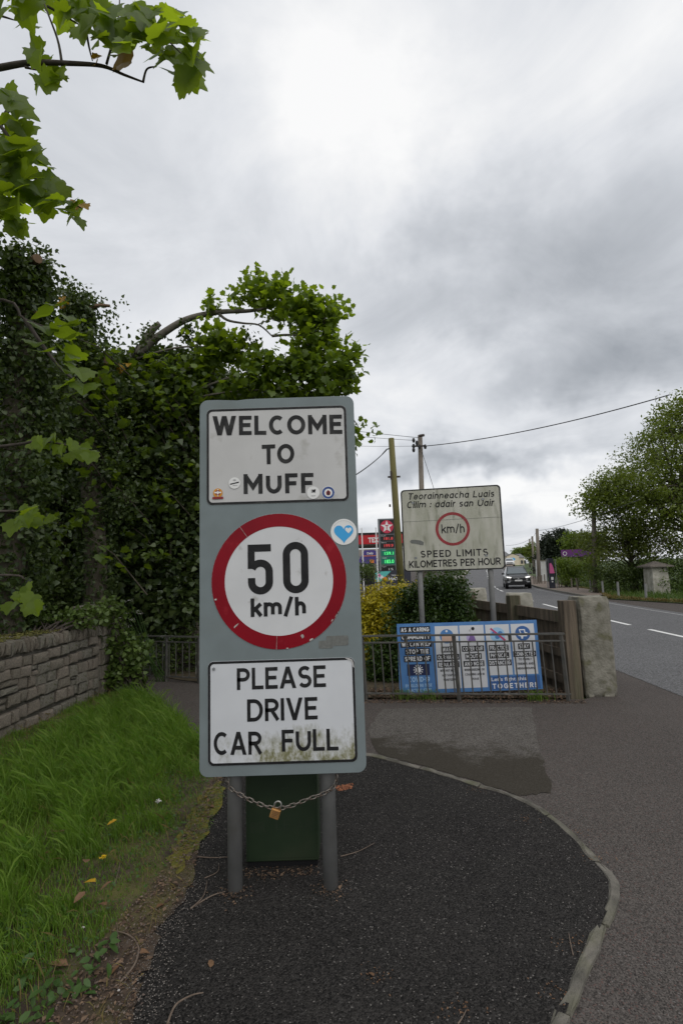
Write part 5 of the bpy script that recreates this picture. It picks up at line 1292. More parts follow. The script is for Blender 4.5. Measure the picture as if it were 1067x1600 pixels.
bush('ivy_bush', (-3.75, 6.6, 1.0), [px_ell(100, 968, 55, 9, 6.9, .15), px_ell(140, 958, 25, 8, 7.2, .2)], (22, 10), 26, 'low ivy creeping along the top of the stone wall', 'ivy_light', 'ivy', .06, .07)
bush('bramble_bush', (-2.2, 9.6, 0), [px_ell(265, 1010, 60, 45, 9.4, .4)], (46,), 40, 'tangled green undergrowth behind the left railing', 'bramble', 'oval', .07, .16)
bush('bramble_bush', (-4.6, 8.6, 0), [px_ell(70, 930, 80, 35, 8.4, .5)], (46,), 40, 'shadowed leafy undergrowth just behind the stone wall', 'bramble', 'ivy', .09, .16)
bush('bramble_bush', (-.6, 9.4, 0), [px_ell(440, 1000, 130, 60, 9.2, .5)], (70,), 40, 'dark undergrowth behind the welcome sign and railing', 'bramble', 'oval', .07, .18)
def cow_parsley():
    t = thing('cow_parsley', (-2.95, 8.5, 0), 'white flowering cow parsley behind the ivy covered pier', 'wild flower')
    mb = MB(); fl = []
    for px, py in ((190, 945), (203, 938), (215, 955), (197, 958), (208, 968), (186, 965), (220, 958), (203, 978), (192, 975)):
        q = D(px, py, 8.3); mb.tube([(-2.95 + rnd.uniform(-.1, .1), 8.45, 0), Vector((-2.95, 8.4, 0)).lerp(q, .6), q], [.008, .006, .003], 5)
        fl += [np.array(q) + rng.normal(size=3)*np.array([.028, .028, .012]) for _ in range(26)]
    mb.build('stem', 'weed', t); cloud_mesh('blossom', np.array(fl), .015, 'simple', 'petal_white', t, 1.0, kind_='stuff')
cow_parsley()

# hedges between railing and filling station
bush('privet_hedge', (.85, 9.4, 0), [px_ell(600, 955, 45, 42, 9.2, .5), px_ell(605, 1020, 50, 60, 9.0, .5), px_ell(640, 935, 30, 22, 9.6, .4)], (80, 70, 30), 110, 'golden yellow leaved hedge right of the welcome sign', 'hedge_yellow', 'oval', .06, .11, 'hedge', None, 'twig_dark', .7)
bush('laurel_bush', (1.6, 8.5, 0), [px_ell(672, 965, 60, 52, 8.5, .55), px_ell(690, 945, 40, 45, 8.6, .5), px_ell(620, 1040, 50, 55, 8.2, .4), px_ell(690, 1040, 60, 60, 8.3, .5)], (105, 70, 60, 70), 110, 'rounded dark green bush behind the speed limits sign posts', 'hedge_green', 'oval', .06, .11, 'bush', None, 'twig_dark', .6)
bush('rose_bush', (.75, 17.5, 0), [px_ell(576, 895, 20, 18, 17, .5)], (20,), 50, 'small loose green shrub under the flagpoles', 'bramble', 'oval', .07, .16)
# leaf litter and tufts at the foot of the notice board
lb = sample([(.3, 6.85), (2.72, 6.52), (2.8, 7.0), (.3, 7.35)], 2600)
tag(cloud_mesh('leaf_litter', np.column_stack([lb, rng.uniform(.015, .06, len(lb))]), .035, 'oval', 'litter', None, 1.5, kind_='stuff', origin=(0, 0, 0)), 'dry fallen leaves heaped below the notice board', 'leaf litter')
rf = sample([(.1, 6.70), (2.85, 6.34), (2.9, 6.5), (.1, 6.9)], 1500)
tag(cloud_mesh('leaf_litter', np.column_stack([rf, rng.uniform(.004, .014, len(rf))]), .022, 'simple', 'litter', None, 2.0, kind_='stuff', origin=(0, 0, 0)), 'thin line of brown litter along the front of the railing', 'leaf litter')
gb = np.vstack([rng.normal(size=(140, 2))*.07 + np.array([c]) for c in ((1.05, 6.78), (2.35, 6.6), (.75, 6.85))])
blades('grass_tuft', gb, .012, .12, .005, 'grass', .7, 'small grass tufts growing through the railing foot')

# ------------------------------------------------------------------ poles and wires
def pole(px0, py0, px1, Y, r, m, label, arms=None, zt=None):
    top = D(px0, py0, Y); k = Y
    b = D(px1, 905, Y); d = (top-b); b0 = b + d*((zg(Y)-b.z)/d.z)
    t = thing('utility_pole', (b0.x, b0.y, zg(Y)), label, 'utility pole', 'wooden utility poles along the road')
    MB().tube([b0 - d.normalized()*.3, b0.lerp(top, .5), top], [r, r*.9, r*.78], 12).build('pole', m, t, smooth=True)
    return t, top, d.normalized()
t, top1, d1 = pole(611, 685, 626, 15.5, .115, 'pole_moss', 'leaning moss covered pole left of the speed limits sign')
for px, py in ((615.5, 745),):
    q = D(px, py, 15.5); MB().box(q, (.38, .05, .05)).build('cross_bolt', 'twig_dark', t)
    MB().tube([q + Vector((-.10, -.12, -.1)), q + Vector((-.10, -.12, .16))], .03, 8).build('bracket', 'twig_dark', t)
MB().tube([D(608, 701, 15.3), D(604, 702, 15.2), D(597, 710, 15.2)], .018, 6).build('cable_hook', 'wire', t)
q = D(609, 790, 15.35); MB().box(q, (.05, .05, .08)).build('bracket', 'twig_dark', t)
t, top2, d2 = pole(656, 680, 662.5, 25, .145, 'pole_wood', 'weathered wooden pole with insulators rising above the speed limits sign')
for px, py in ((646, 688), (646, 697), (651, 692), (664, 698), (646, 703), (655, 698)):
    q = D(px, py, 24.7); MB().tube([q + Vector((0, 0, -.11)), q, q + Vector((0, 0, .11))], [.05, .08, .045], 8).build('insulator', 'wire', t)
MB().box(D(653, 697, 24.75), (.62, .07, .07)).build('cross_arm', 'twig_dark', t)
MB().tube([D(655, 681, 24.8), D(662, 680, 24.6)], .07, 6).build('cap', 'twig_dark', t)
t, top3, d3 = pole(838.5, 826, 842, 46, .17, 'pole_wood', 'thin pole beside the white wall down the road')
t, top4, d4 = pole(831, 838, 834, 70, .17, 'pole_wood', 'distant pole farther down the road beyond the white wall')
pole(827, 842, 828, 96, .18, 'pole_wood', 'most distant pole near the cream building')
t, top5, d5 = pole(926.5, 778, 929, 29, .14, 'pole_wood', 'grey pole standing in the roadside hedge on the right')
def wire(pts, r, label, sag=.0):
    a, b = Vector(pts[0]), Vector(pts[-1]); q = []
    for i in range(25):
        f = i/24; p = a.lerp(b, f); p.z -= sag*4*f*(1-f); q.append(p)
    tag(MB().tube(q, r, 5).build('overhead_wire', 'wire', origin=tuple(a)), label, 'wire', 'overhead wires between the poles')
wire([D(664, 697, 24.7), D(1045, 617, 17)], .02, 'thick black wire running from the insulator pole up into the right hand trees', .25)
wire([D(604, 703, 15.2), D(500, 770, 9.5)], .014, 'black cable dropping left from the mossy pole', .12)
wire([D(655, 684, 24.8), D(556, 670, 26), D(440, 658, 27)], .012, 'thin topmost wire running left from the insulator pole', .05)
wire([D(646, 688, 24.7), D(440, 666, 26)], .010, 'thin middle wire running left from the insulator pole', .1)
wire([D(646, 697, 24.7), D(440, 690, 26)], .008, 'faint lowest wire running left from the insulator pole', .1)
wire([D(657, 700, 25), D(678, 765, 24)], .012, 'thin stay wire slanting down from the insulator pole', .0)
wire([D(839, 829, 46), D(920, 805, 30), D(1000, 780, 18)], .012, 'thin wire rising right from the pole by the white wall', .2)
wire([D(831, 840, 70), D(790, 852, 60)], .018, 'thin wire descending left from the distant pole', .3)
wire([D(838.5, 827, 46), D(831, 838, 70)], .014, 'short wire linking the two poles down the road', .2)

# ------------------------------------------------------------------ filling station
def fr_at(Y): return lambda x, z: Vector((x, Y, z))
def totem():
    Y = 34; a, b = D(594, 905, Y), D(619.5, 905, Y); x0, x1 = a.x, b.x; z1 = D(606, 810, Y).z
    t = thing('price_totem', ((x0+x1)/2, Y+.2, 0), 'tall grey fuel price totem with red star emblem', 'totem sign')
    MB().box(((x0+x1)/2, Y+.2, z1/2), (x1-x0, .38, z1)).build('body', 'totem_grey', t, bevel=.02)
    w = x1-x0; L_, R_ = x0+.10*w, x1-.04*w; f = fr_at(Y-.02)
    def pan(py0, py1, m, name='panel'):
        za, zb = D(606, py0, Y).z, D(606, py1, Y).z
        MB().box(((L_+R_)/2, Y-.002, (za+zb)/2), (R_-L_, .02, za-zb)).build(name, m, t); return (za+zb)/2, za-zb
    zc, h = pan(812, 834, 'black_panel', 'emblem_panel')
    cx = (L_+R_)/2; r = min(h, R_-L_)*.47
    MB().prism(circ(cx, zc, r, 32), Y-.02, Y-.013).build('emblem', 'logo_red', t)
    st = []
    for i in range(10):
        a_ = math.radians(90 + 36*i); rr = r*(.97 if i % 2 == 0 else .40); st.append((cx + rr*math.cos(a_), zc + rr*math.sin(a_)))
    MB().prism(st, Y-.027, Y-.021).build('star', 'white_plastic', t)
    lettering('T', cx-r*.24, cx+r*.24, zc-.02, r*.62, fr_at(Y-.03), 'logo_red', t, .04)
    for py0, py1, m, led, s, small in ((835.5, 845, 'black_panel', 'led_red', '181.8', 'Diesel'), (846, 856.5, 'black_panel', 'led_red', '199.9', 'Petrol'), (858, 868.5, 'totem_green', 'led_green', '159.1', 'Unleaded'), (869.5, 882, 'totem_green', 'led_green', '183.0', 'Unleaded')):
        zc, h = pan(py0, py1, m)
        lettering(s, L_+w*.22, R_-w*.08, zc-h*.12, h*.46, fr_at(Y-.016), led, t, .02)
        lettering(small, L_+w*.05, L_+w*.34, zc+h*.34, h*.16, fr_at(Y-.016), 'white_plastic', t)
    zc, h = pan(883.5, 893, 'black_panel'); lettering('15', L_+w*.45, R_-w*.15, zc-h*.15, h*.4, fr_at(Y-.016), 'white_plastic', t)
    lettering('Super', L_+w*.05, L_+w*.3, zc+h*.3, h*.2, fr_at(Y-.016), 'white_plastic', t)
    # advert banner in front of it
    Y2 = 31; a, b = D(586, 893, Y2), D(642, 907, Y2)
    s = thing('advert_banner', ((a.x+b.x)/2, Y2, 0), 'dark advertising banner with teal corner below the price totem', 'banner')
    MB().box(((a.x+b.x)/2, Y2, (a.z+b.z)/2-.1), (b.x-a.x, .04, a.z-b.z+.3)).build('sheet', 'ad_black', s)
    MB().prism([(a.x, a.z-.01), (a.x, b.z), (a.x+.3, b.z), (a.x+.95, a.z-.01)], Y2-.03, Y2-.022).build('print', 'teal', s)
    for px, py, m in ((592, 899, 'pink'), (601, 904, 'orange'), (596, 902, 'white_plastic')):
        q = D(px, py, Y2); MB().prism(circ(q.x, q.z, .11, 10), Y2-.045, Y2-.034).build('print', m, s)
    q = D(607, 904.5, Y2); lettering('HAT', q.x, q.x+.62, q.z, .17, fr_at(Y2-.03), 'white_plastic', s, .03)
    q = D(611, 899, Y2); lettering('TANK', q.x, q.x+.3, q.z, .1, fr_at(Y2-.03), 'white_plastic', s)
    for x in (a.x+.1, b.x-.1): MB().tube([(x, Y2+.05, 0), (x, Y2+.05, a.z)], .03, 8).build('leg', 'galvanised', s)
totem()
def canopy():
    Y = 42; a, b = D(540, 836.5, Y), D(640, 851.5, Y)
    t = thing('station_canopy', ((a.x+b.x)/2, Y+3, 0), 'red fuel station canopy with white lettering', 'canopy')
    zt, zb = a.z, D(580, 850, Y).z
    MB().box(((a.x+b.x)/2, Y+3, (zt+zb)/2), (b.x-a.x, 6, zt-zb)).build('roof', 'fascia_red', t)
    MB().box(((a.x+b.x)/2, Y+3, zt+.08), (b.x-a.x+.1, 6.1, .16)).build('roof_edge', 'black_panel', t)
    MB().box(((a.x+b.x)/2, Y+3, zb-.04), (b.x-a.x-.1, 5.8, .07)).build('soffit', 'soffit', t)
    q0, q1 = D(575, 843, Y), D(610, 843, Y)
    lettering('TEXACO', q0.x, q1.x, q0.z-.05, .42, fr_at(Y-.01), 'white_plastic', t, .03)
    for x in (a.x+.6, (a.x+b.x)/2+1.0, b.x-.5): MB().box((x, Y+2, (zb-.08)/2), (.28, .28, zb-.08)).build('column', 'white_plastic', t)
    # shop behind
    Y2 = 50; c, d_ = D(530, 870, Y2), D(640, 870, Y2)
    s = thing('shop_building', ((c.x+d_.x)/2, Y2+3, zg(Y2)), 'dim shop front under the red canopy', 'building')
    MB().box(((c.x+d_.x)/2, Y2+3, 1.9), (d_.x-c.x, 6, 3.8)).build('wall', 'shop_wall', s)
    for i in range(4):
        x = c.x + (d_.x-c.x)*(i+.5)/4; MB().box((x, Y2-.02, 1.5), ((d_.x-c.x)/4-.2, .1, 2.2)).build('window', 'glass_dark', s)
    Y3 = 38; c, d_ = D(562, 860, Y3), D(588, 880, Y3)
    h = thing('promotion_board', ((c.x+d_.x)/2, Y3, 0), 'dark purple promotion board with orange tag under the canopy', 'sign board')
    MB().prism([(c.x-.25, d_.z), (d_.x+.1, d_.z), (d_.x+.1, c.z-.15), (d_.x-.15, c.z), (c.x+.35, c.z)], Y3, Y3+.08).build('board', 'purple', h)
    MB().prism([(c.x+.25, c.z-.45), (d_.x, c.z-.45), (d_.x, c.z-.40), (c.x+.25, c.z-.40)], Y3-.02, Y3-.003).build('print', 'orange', h)
    q = D(578, 865, Y3); lettering('Daily', q.x-.22, q.x+.25, q.z, .22, fr_at(Y3-.01), 'white_plastic', h, .03)
    q = D(581, 877, Y3); MB().box((q.x, Y3-.03, q.z), (.3, .03, .25)).build('tag', 'orange', h)
    for x in (c.x, d_.x): MB().tube([(x, Y3+.12, 0), (x, Y3+.12, c.z-.4)], .04, 8).build('leg', 'galvanised', h)
    for px, tp, lab in ((565, 826.5, 'white flagpole nearest the welcome sign'), (587, 825.5, 'white flagpole next to the price totem')):
        q = D(px, tp, 28); f = thing('flagpole', (q.x, 28, 0), lab, 'flagpole', 'white flagpoles at the filling station')
        MB().tube([(q.x+.02, 28, -.05), (q.x, 28, q.z)], [.05, .03], 10).build('shaft', 'white_plastic', f)
        MB().tube([(q.x, 28, q.z), (q.x, 28, q.z+.05)], [.04, .03], 8).build('finial', 'white_plastic', f)
canopy()
# low wall by the far pavement
wa = D(690, 905, 40); tag(MB().box((wa.x+.6, 44, .42), (4.2, .3, .84)).build('garden_wall', 'stone_a', origin=(wa.x+.6, 44, 0)), 'low brown wall between the filling station and the road', 'wall')

# ------------------------------------------------------------------ vehicles
def car(loc, rz, paint, label, lights=True):
    t = thing('car', (0, 0, 0), label, 'car')
    # body lofted from cross sections along x (front at -x), z heights ; width 1.84
    prof = [(-2.22, .36, .62, .70), (-2.14, .30, .86, .84), (-1.9, .28, .98, .90), (-1.2, .26, 1.06, .92), (-.6, .26, 1.08, .92), (1.2, .26, 1.08, .92), (1.9, .30, 1.05, .90), (2.18, .42, .92, .84)]
    mb = MB(); n = 10
    for x, zb, zt, hw in prof:
        ring = [(-hw*.86, zb), (hw*.86, zb), (hw, zb+.14), (hw, zb+.38), (hw*.985, zt-.16), (hw*.9, zt-.03), (hw*.5, zt), (-hw*.5, zt), (-hw*.9, zt-.03), (-hw*.985, zt-.16), (-hw, zb+.38), (-hw, zb+.14)]
        n = len(ring); mb.v += [(x, y, z) for y, z in ring]
    for i in range(len(prof)-1):
        for k in range(n): a = i*n+k; b = i*n+(k+1) % n; mb.f.append((a, b, b+n, a+n))
    mb.f.append(tuple(range(n))); mb.f.append(tuple(reversed(range((len(prof)-1)*n, len(prof)*n))))
    mb.build('body', paint, t, smooth=False, bevel=.02)
    # cabin
    cab = [(-1.05, 1.06, .80), (-.25, 1.58, .66), (.1, 1.66, .64), (1.2, 1.64, .63), (1.95, 1.42, .62), (2.1, 1.02, .76)]
    mb = MB()
    for x, z, hw in cab: mb.v += [(x, -hw, z), (x, hw, z), (x, .84, 1.0), (x, -.84, 1.0)]
    for i in range(len(cab)-1):
        for k in range(4): a = i*4+k; b = i*4+(k+1) % 4; mb.f.append((a, b, b+4, a+4))
    mb.build('cabin', paint, t)
    def pane(pts, name): MB().add(pts, [tuple(range(len(pts)))]).build(name, 'car_glass', t)
    pane([(-1.0, -.72, 1.12), (-1.0, .72, 1.12), (-.30, .58, 1.56), (-.30, -.58, 1.56)], 'windscreen')
    for s in (-1, 1):
        pane([(-.6, s*.805, 1.12), (1.8, s*.80, 1.12), (1.5, s*.665, 1.54), (-.1, s*.665, 1.54)], 'side_window')
        m = MB().box((-.72, s*1.0, 1.13), (.16, .20, .14)).build('mirror', paint, t, bevel=.03)
        hl = MB().add([(-2.18, s*.50, .80), (-2.18, s*.80, .84), (-2.10, s*.84, .92), (-2.12, s*.50, .88), (-2.20, s*.50, .80), (-2.0, s*.80, .84), (-2.0, s*.84, .92), (-2.0, s*.5, .88)], [(0, 1, 2, 3), (7, 6, 5, 4)]).build('headlight', 'headlight' if lights else 'chrome', t)
        hl.location.x -= .035
        MB().box((-2.2, s*.66, .52), (.06, .24, .10)).build('fog_light', 'chrome', t)
        for x in (-1.35, 1.35):
            w = MB().tube([(x, s*.70, .35), (x, s*.93, .35)], .35, 22).build('wheel', 'tyre', t, smooth=False)
            MB().tube([(x, s*.931, .35), (x, s*.945, .35)], .23, 14).build('rim', 'rim', w)
        MB().box((.3, s*.60, 1.70), (1.7, .04, .04)).build('roof_rail', 'chrome', t)
    MB().box((-2.225, 0, .74), (.05, 1.05, .16)).build('grille', 'grille', t)
    MB().box((-2.235, 0, .46), (.05, 1.2, .14)).build('lower_grille', 'grille', t)
    MB().box((-2.255, 0, .80), (.02, .8, .02)).build('trim', 'chrome', t)
    MB().box((-2.262, 0, .62), (.02, .52, .11)).build('number_plate', 'plate', t)
    MB().tube([(-2.25, 0, .76), (-2.28, 0, .76)], .06, 12).build('badge', 'chrome', t)
    t.location = loc; t.rotation_euler.z = rz; return t
def heading(y): return math.atan2(2.0, cl(y+1) - cl(y-1))          # direction of the road
cp = Vector((D(807, 918, 40.5).x, 40.5, zg(40.5)+.004))
car(cp, math.atan2(cp.y, cp.x)+.07, 'car_black', 'black SUV with lit headlights coming along the road')
car((cl(96)+1.2, 96, zg(96)+.004), math.atan2(96, cl(96)), 'car_navy', 'distant dark car at the top of the road')
car((cl(106)+3.6, 104, zg(104)+.09), heading(96), 'car_white', 'distant white car parked near the cream building', False)

# ------------------------------------------------------------------ far buildings and right side
def cottage():
    Y = 118; a, b, c = D(792, 882, Y), D(811, 882, Y), D(824, 882, Y)
    z0 = zg(Y)-.1; ze = D(800, 869, Y).z; zr = D(800, 865.5, Y).z
    t = thing('roadside_building', ((a.x+c.x)/2, Y, z0), 'cream gabled building with blue mural at the end of the road', 'building')
    MB().prism([(a.x, z0), (b.x, z0), (b.x, ze), ((a.x+b.x)/2, zr), (a.x, ze)], Y, Y+8).build('wall', 'cream_wall', t)
    MB().prism([(b.x-.02, z0), (c.x, z0), (c.x, ze-.3), (b.x-.02, ze-.3)], Y+2, Y+8).build('wall', 'cream_wall', t)
    MB().add([(b.x-1.6, Y+1.8, ze-.35), (c.x+.2, Y+1.8, ze-.35), (c.x+.2, Y+5, zr+.1), (b.x-1.6, Y+5, zr+.1)], [(0, 1, 2, 3)]).build('roof', 'roof_slate', t)
    for s in (0, 1):
        p = ((a.x, ze), ((a.x+b.x)/2, zr))[0]; q = ((a.x+b.x)/2, zr+.1); e = (a.x-.2, ze) if s == 0 else (b.x+.2, ze)
        MB().add([(e[0], Y-.1, e[1]+.05), (q[0], Y-.1, q[1]), (q[0], Y+8.1, q[1]), (e[0], Y+8.1, e[1]+.05)], [(0, 1, 2, 3)]).build('roof', 'roof_slate', t)
    q = D(799.5, 874, Y); MB().prism(circ(q.x, q.z, .4, 14, .75), Y-.03, Y-.01).build('mural', 'sticker_blue', t); MB().prism(circ(q.x+.1, q.z, .25, 10), Y-.05, Y-.035).build('mural', 'teal', t)
    for px in (815, 820): w = D(px, 878, Y+2); MB().box((w.x, Y+1.98, w.z), (.5, .06, .8)).build('window', 'glass_dark', t)
    q = D(794, 864, Y+6); MB().box((a.x+.3, Y+6, zr), (.6, .6, 1.2)).build('chimney', 'cream_wall', t)
cottage()
def house2():
    Y = 135; a, b = D(770, 868, Y), D(797, 868, Y)
    t = thing('roadside_building', ((a.x+b.x)/2, Y, zg(Y)), 'grey roofed house partly hidden left of the cream building', 'building')
    z0, ze, zr = zg(Y)-.1, D(790, 868, Y).z, D(790, 861, Y).z
    MB().box(((a.x+b.x)/2, Y+4, (z0+ze)/2), (b.x-a.x, 8, ze-z0)).build('wall', 'white_wall', t)
    MB().add([(a.x, Y-.2, ze), (b.x, Y-.2, ze), (b.x, Y+4, zr), (a.x, Y+4, zr), (b.x, Y+8.2, ze), (a.x, Y+8.2, ze)], [(0, 1, 2, 3), (3, 2, 4, 5), (1, 4, 2), (0, 3, 5)]).build('roof', 'roof_slate', t)
house2()
def panel_wall():
    Y = 50; a, b = D(837, 876, Y), D(842, 892, Y)
    for (p0, p1, y0, lab) in (((837, 875), (841.5, 893), 52, 'narrow white wall panel left of the roadside pole'), ((845, 876.5), (854.5, 894), 49, 'white wall panel right of the roadside pole')):
        a, b = D(*p0, y0), D(*p1, y0); z0 = zg(y0)
        t = thing('white_wall', ((a.x+b.x)/2, y0, z0), lab, 'wall')
        MB().box(((a.x+b.x)/2, y0+.15, (a.z+z0)/2), (b.x-a.x, .3, a.z-z0)).build('wall', 'white_wall', t); MB().box(((a.x+b.x)/2, y0+.15, a.z+.04), (b.x-a.x+.1, .4, .08)).build('coping', 'concrete', t)
    Y = 36; a, b = D(855, 873, Y), D(866.5, 914, Y)
    t = thing('advert_board', ((a.x+b.x)/2, Y, .07), 'tall dark advertising board with pink print by the footpath', 'sign board')
    MB().box(((a.x+b.x)/2, Y, (a.z+.02)/2+.03), (b.x-a.x, .18, a.z-.02)).build('board', 'ad_black', t)
    f = fr_at(Y-.1); q = D(860.5, 889, Y)
    MB().prism([(q.x-.16, q.z-.3), (q.x+.18, q.z-.3), (q.x+.12, q.z+.1), (q.x+.0, q.z+.4), (q.x-.12, q.z+.4), (q.x-.15, q.z)], Y-.10, Y-.092).build('print', 'pink', t)
    q = D(861.5, 905, Y); MB().box((q.x, Y-.096, q.z+.05), (.16, .008, .2)).build('print', 'white_plastic', t); MB().box((q.x, Y-.096, q.z-.17), (.10, .008, .08)).build('print', 'white_plastic', t)
    for px in (853.6, 868): q = D(px, 890, Y); MB().tube([(q.x, Y+.02, 0), (q.x, Y+.02, a.z-.05)], .035, 8).build('leg', 'galvanised', t)
    Y = 40; a, b = D(876, 861, Y), D(926, 867, Y); t = thing('hoarding', ((a.x+b.x)/2, Y, .1), 'long purple hoarding above the hedge', 'hoarding')
    MB().box(((a.x+b.x)/2, Y, (a.z+b.z)/2), (b.x-a.x, .08, .55)).build('board', 'magenta', t)
    q = D(881.5, 865, Y); MB().ring(q.x, q.z, .12, .16, Y-.045, 16).build('emblem', 'white_plastic', t)
    for i in range(3): x = a.x + (b.x-a.x)*(i+.5)/3; MB().tube([(x, Y+.08, 0), (x, Y+.08, a.z)], .05, 8).build('leg', 'pole_wood', t)
panel_wall()
def gate_pillar():
    b = G(1032, 928, .05); Y = b.y; x = D(1032, 900, Y).x; w = 26*Y/FPX; zt = D(1031, 886, Y).z; zc = D(1031, 876, Y).z
    t = thing('gate_pillar', (x, Y+.3, .04), 'old rendered gate pillar with pyramid cap on the right verge', 'pillar')
    MB().box((x, Y+w/2, zt/2), (w, w, zt), taper=.93).build('shaft', 'white_render', t, bevel=.02)
    MB().add([(x-w*.72, Y-w*.2, zt), (x+w*.72, Y-w*.2, zt), (x+w*.72, Y+w*1.2, zt), (x-w*.72, Y+w*1.2, zt), (x-w*.72, Y-w*.2, zt+.06), (x+w*.72, Y-w*.2, zt+.06), (x+w*.72, Y+w*1.2, zt+.06), (x-w*.72, Y+w*1.2, zt+.06), (x, Y+w/2, zc)],
             [(3, 2, 1, 0), (0, 1, 5, 4), (1, 2, 6, 5), (2, 3, 7, 6), (3, 0, 4, 7), (4, 5, 8), (5, 6, 8), (6, 7, 8), (7, 4, 8)]).build('cap', 'slate_cap', t)
gate_pillar()
# marker posts along the verge
posts = [(1009, 937, 25, 2), (966, 934, 24, 1), (942, 928.5, 20, 0), (923, 924, 17, -1), (903, 922, 18, -7), (893, 919.5, 16, 1), (886, 918, 15, -6), (878, 916, 14, 1), (872, 915, 13, 0), (851, 912, 15, 0), (846, 910, 14, 1), (842, 908, 13, 0), (839, 906.5, 12, 1), (836.5, 905.5, 12, 0), (833.5, 904.5, 14, 0)]
NUM = ('nearest', 'second', 'third', 'fourth', 'fifth, leaning', 'sixth', 'seventh, leaning', 'eighth', 'ninth', 'tenth', 'eleventh', 'twelfth', 'thirteenth', 'fourteenth', 'farthest')
for i, (px, py, hp, ln) in enumerate(posts):
    b = G(px, py, .05)
    if b.y > 44: b = D(px, py, 44); b.z = .08
    h = hp*b.y/FPX; t = thing('marker_post', (b.x, b.y, b.z), f'{NUM[i]} small grey post of the row edging the right verge', 'post', 'small posts edging the right verge')
    tp = b + Vector((math.sin(math.radians(ln))*h, 0, h)); MB().tube([b - Vector((0, 0, .1)), tp], [.055, .05], 8).build('shaft', 'pole_wood' if px < 905 else 'post_grey', t)
    MB().tube([tp, tp + Vector((0, 0, .025))], [.056, .03], 8).build('cap', 'twig_dark', t)
# trees on the right
tree('roadside_tree', (20.5, 28, .1), [px_ell(1045, 725, 68, 80, 28, 3), px_ell(990, 780, 70, 55, 28, 3), px_ell(1060, 650, 30, 45, 28, 2), px_ell(955, 765, 28, 30, 28, 1.5), px_ell(1075, 830, 110, 60, 28, 3), px_ell(1130, 720, 80, 100, 28, 3), px_ell(935, 785, 26, 30, 28, 1)],
     'tall leafy roadside tree filling the right edge', 'tree_right', 'simple', .16, 52, (210, 130, 60, 40, 150, 140, 30), .36, .24, None, nlimb=70, hollow=.15)
tree('roadside_tree', (16.6, 29.5, .1), [px_ell(965, 830, 45, 40, 29, 2), px_ell(940, 860, 35, 35, 29, 2), px_ell(1010, 850, 60, 40, 29, 2)],
     'smaller dull green tree beside the grey hedge pole', 'tree_olive', 'simple', .15, 60, (50, 34, 60), .38, .16, None, nlimb=40, hollow=.15)
def hedge(name, px0, px1, pt, pb, Y, n, lm, label, leaf=.12, per=70, spread=.22, dep=.7, base_z=.05):
    a, b = D(px0, pt, Y), D(px1, pt, Y); c = D((px0+px1)/2, (pt+pb)/2, Y); z0 = base_z; zt = max(a.z, b.z)
    t = thing(name, (c.x, Y, z0), label, 'hedge'); C = np.column_stack([rng.uniform(a.x, b.x, n), rng.uniform(Y-dep, Y+dep, n), z0 + .15 + (zt-z0-.3)*rng.random(n)**.7])
    mb = MB()
    for i in range(0, n, 4): limbs(mb, (C[i][0] + rnd.uniform(-.2, .2), Y, z0-.02), [C[i]], .02, .05, 4)
    mb.build('stem', 'twig_dark', t); P = around(C, per, spread, .8); P[:, 2] = np.maximum(P[:, 2], z0)
    cloud_mesh('foliage', P, leaf, 'simple', lm, t, .5, kind_='stuff')
hedge('hedge', 868, 925, 872, 918, 37, 90, 'far_green', 'light green overgrown hedge behind the small posts', .13)
hedge('hedge', 925, 1015, 880, 925, 28.5, 110, 'bramble', 'dense bramble hedge between the grey pole and gate pillar', .11)
hedge('hedge', 1015, 1140, 870, 920, 27, 110, 'ivy_light', 'dark hedge behind the gate pillar at the right edge', .11)
hedge('hedge', 835, 880, 868, 890, 58, 60, 'conifer', 'dark low hedge behind the white wall panels', .2, 60, .4, .7, .4)
def conifer_tree(px0, px1, pt, Y, label, n=90):
    a, b = D(px0, pt, Y), D(px1, pt, Y); z0 = zg(Y); c = ((a.x+b.x)/2, Y, z0); w = (b.x-a.x)/2; h = a.z - z0
    q = rng.random(n); C = np.column_stack([c[0] + rng.uniform(-1, 1, n)*w*np.minimum(1, (1.25-q)**.6), Y + rng.uniform(-1, 1, n)*w*.7, z0 + .2 + q*h*.93])
    t = thing('conifer_tree', c, label, 'tree'); MB().tube([(c[0], Y, z0-.1), (c[0], Y, z0+h*.85)], [.2, .05], 8).build('trunk', 'bark', t)
    cloud_mesh('crown', around(C, 60, .3, 1.2), .28, 'simple', 'conifer', t, .3, kind_='stuff')
conifer_tree(843, 868, 838, 54, 'dark conifer right behind the roadside pole'); conifer_tree(862, 888, 832, 54, 'tallest dark conifer of the group behind the purple hoarding', 110); conifer_tree(884, 925, 836, 56, 'broad dark conifer behind the light green tree', 110)
tree('roadside_tree', (D(898, 880, 46).x, 46, .1), [px_ell(898, 848, 22, 18, 46, 1.2), px_ell(908, 858, 22, 10, 46, 1)], 'light green round tree above the purple hoarding', 'far_green', 'simple', .2, 60, (40, 20), .3, .12, cat='tree')
tree('roadside_tree', (D(930, 880, 44).x, 44, .1), [px_ell(930, 850, 20, 25, 44, 1.2)], 'dull green tree between hoarding and grey pole', 'tree_right', 'simple', .2, 60, (44,), .35, .12, cat='tree')
tree('far_tree', (D(815, 880, 128).x, 128, 2.2), [px_ell(817, 862, 14, 7, 128, 2), px_ell(808, 864, 8, 5, 128, 1.5)], 'pale green tree behind the cream building', 'far_green', 'simple', .45, 50, (36, 14), .5, .15, cat='tree')
tree('far_tree', (D(832, 880, 90).x, 90, 1.2), [px_ell(833, 866, 10, 14, 90, 1.5), px_ell(831, 855, 6, 6, 90, 1)], 'dark narrow tree beside the far pavement', 'tree_right', 'simple', .35, 50, (34, 10), .45, .15, cat='tree')
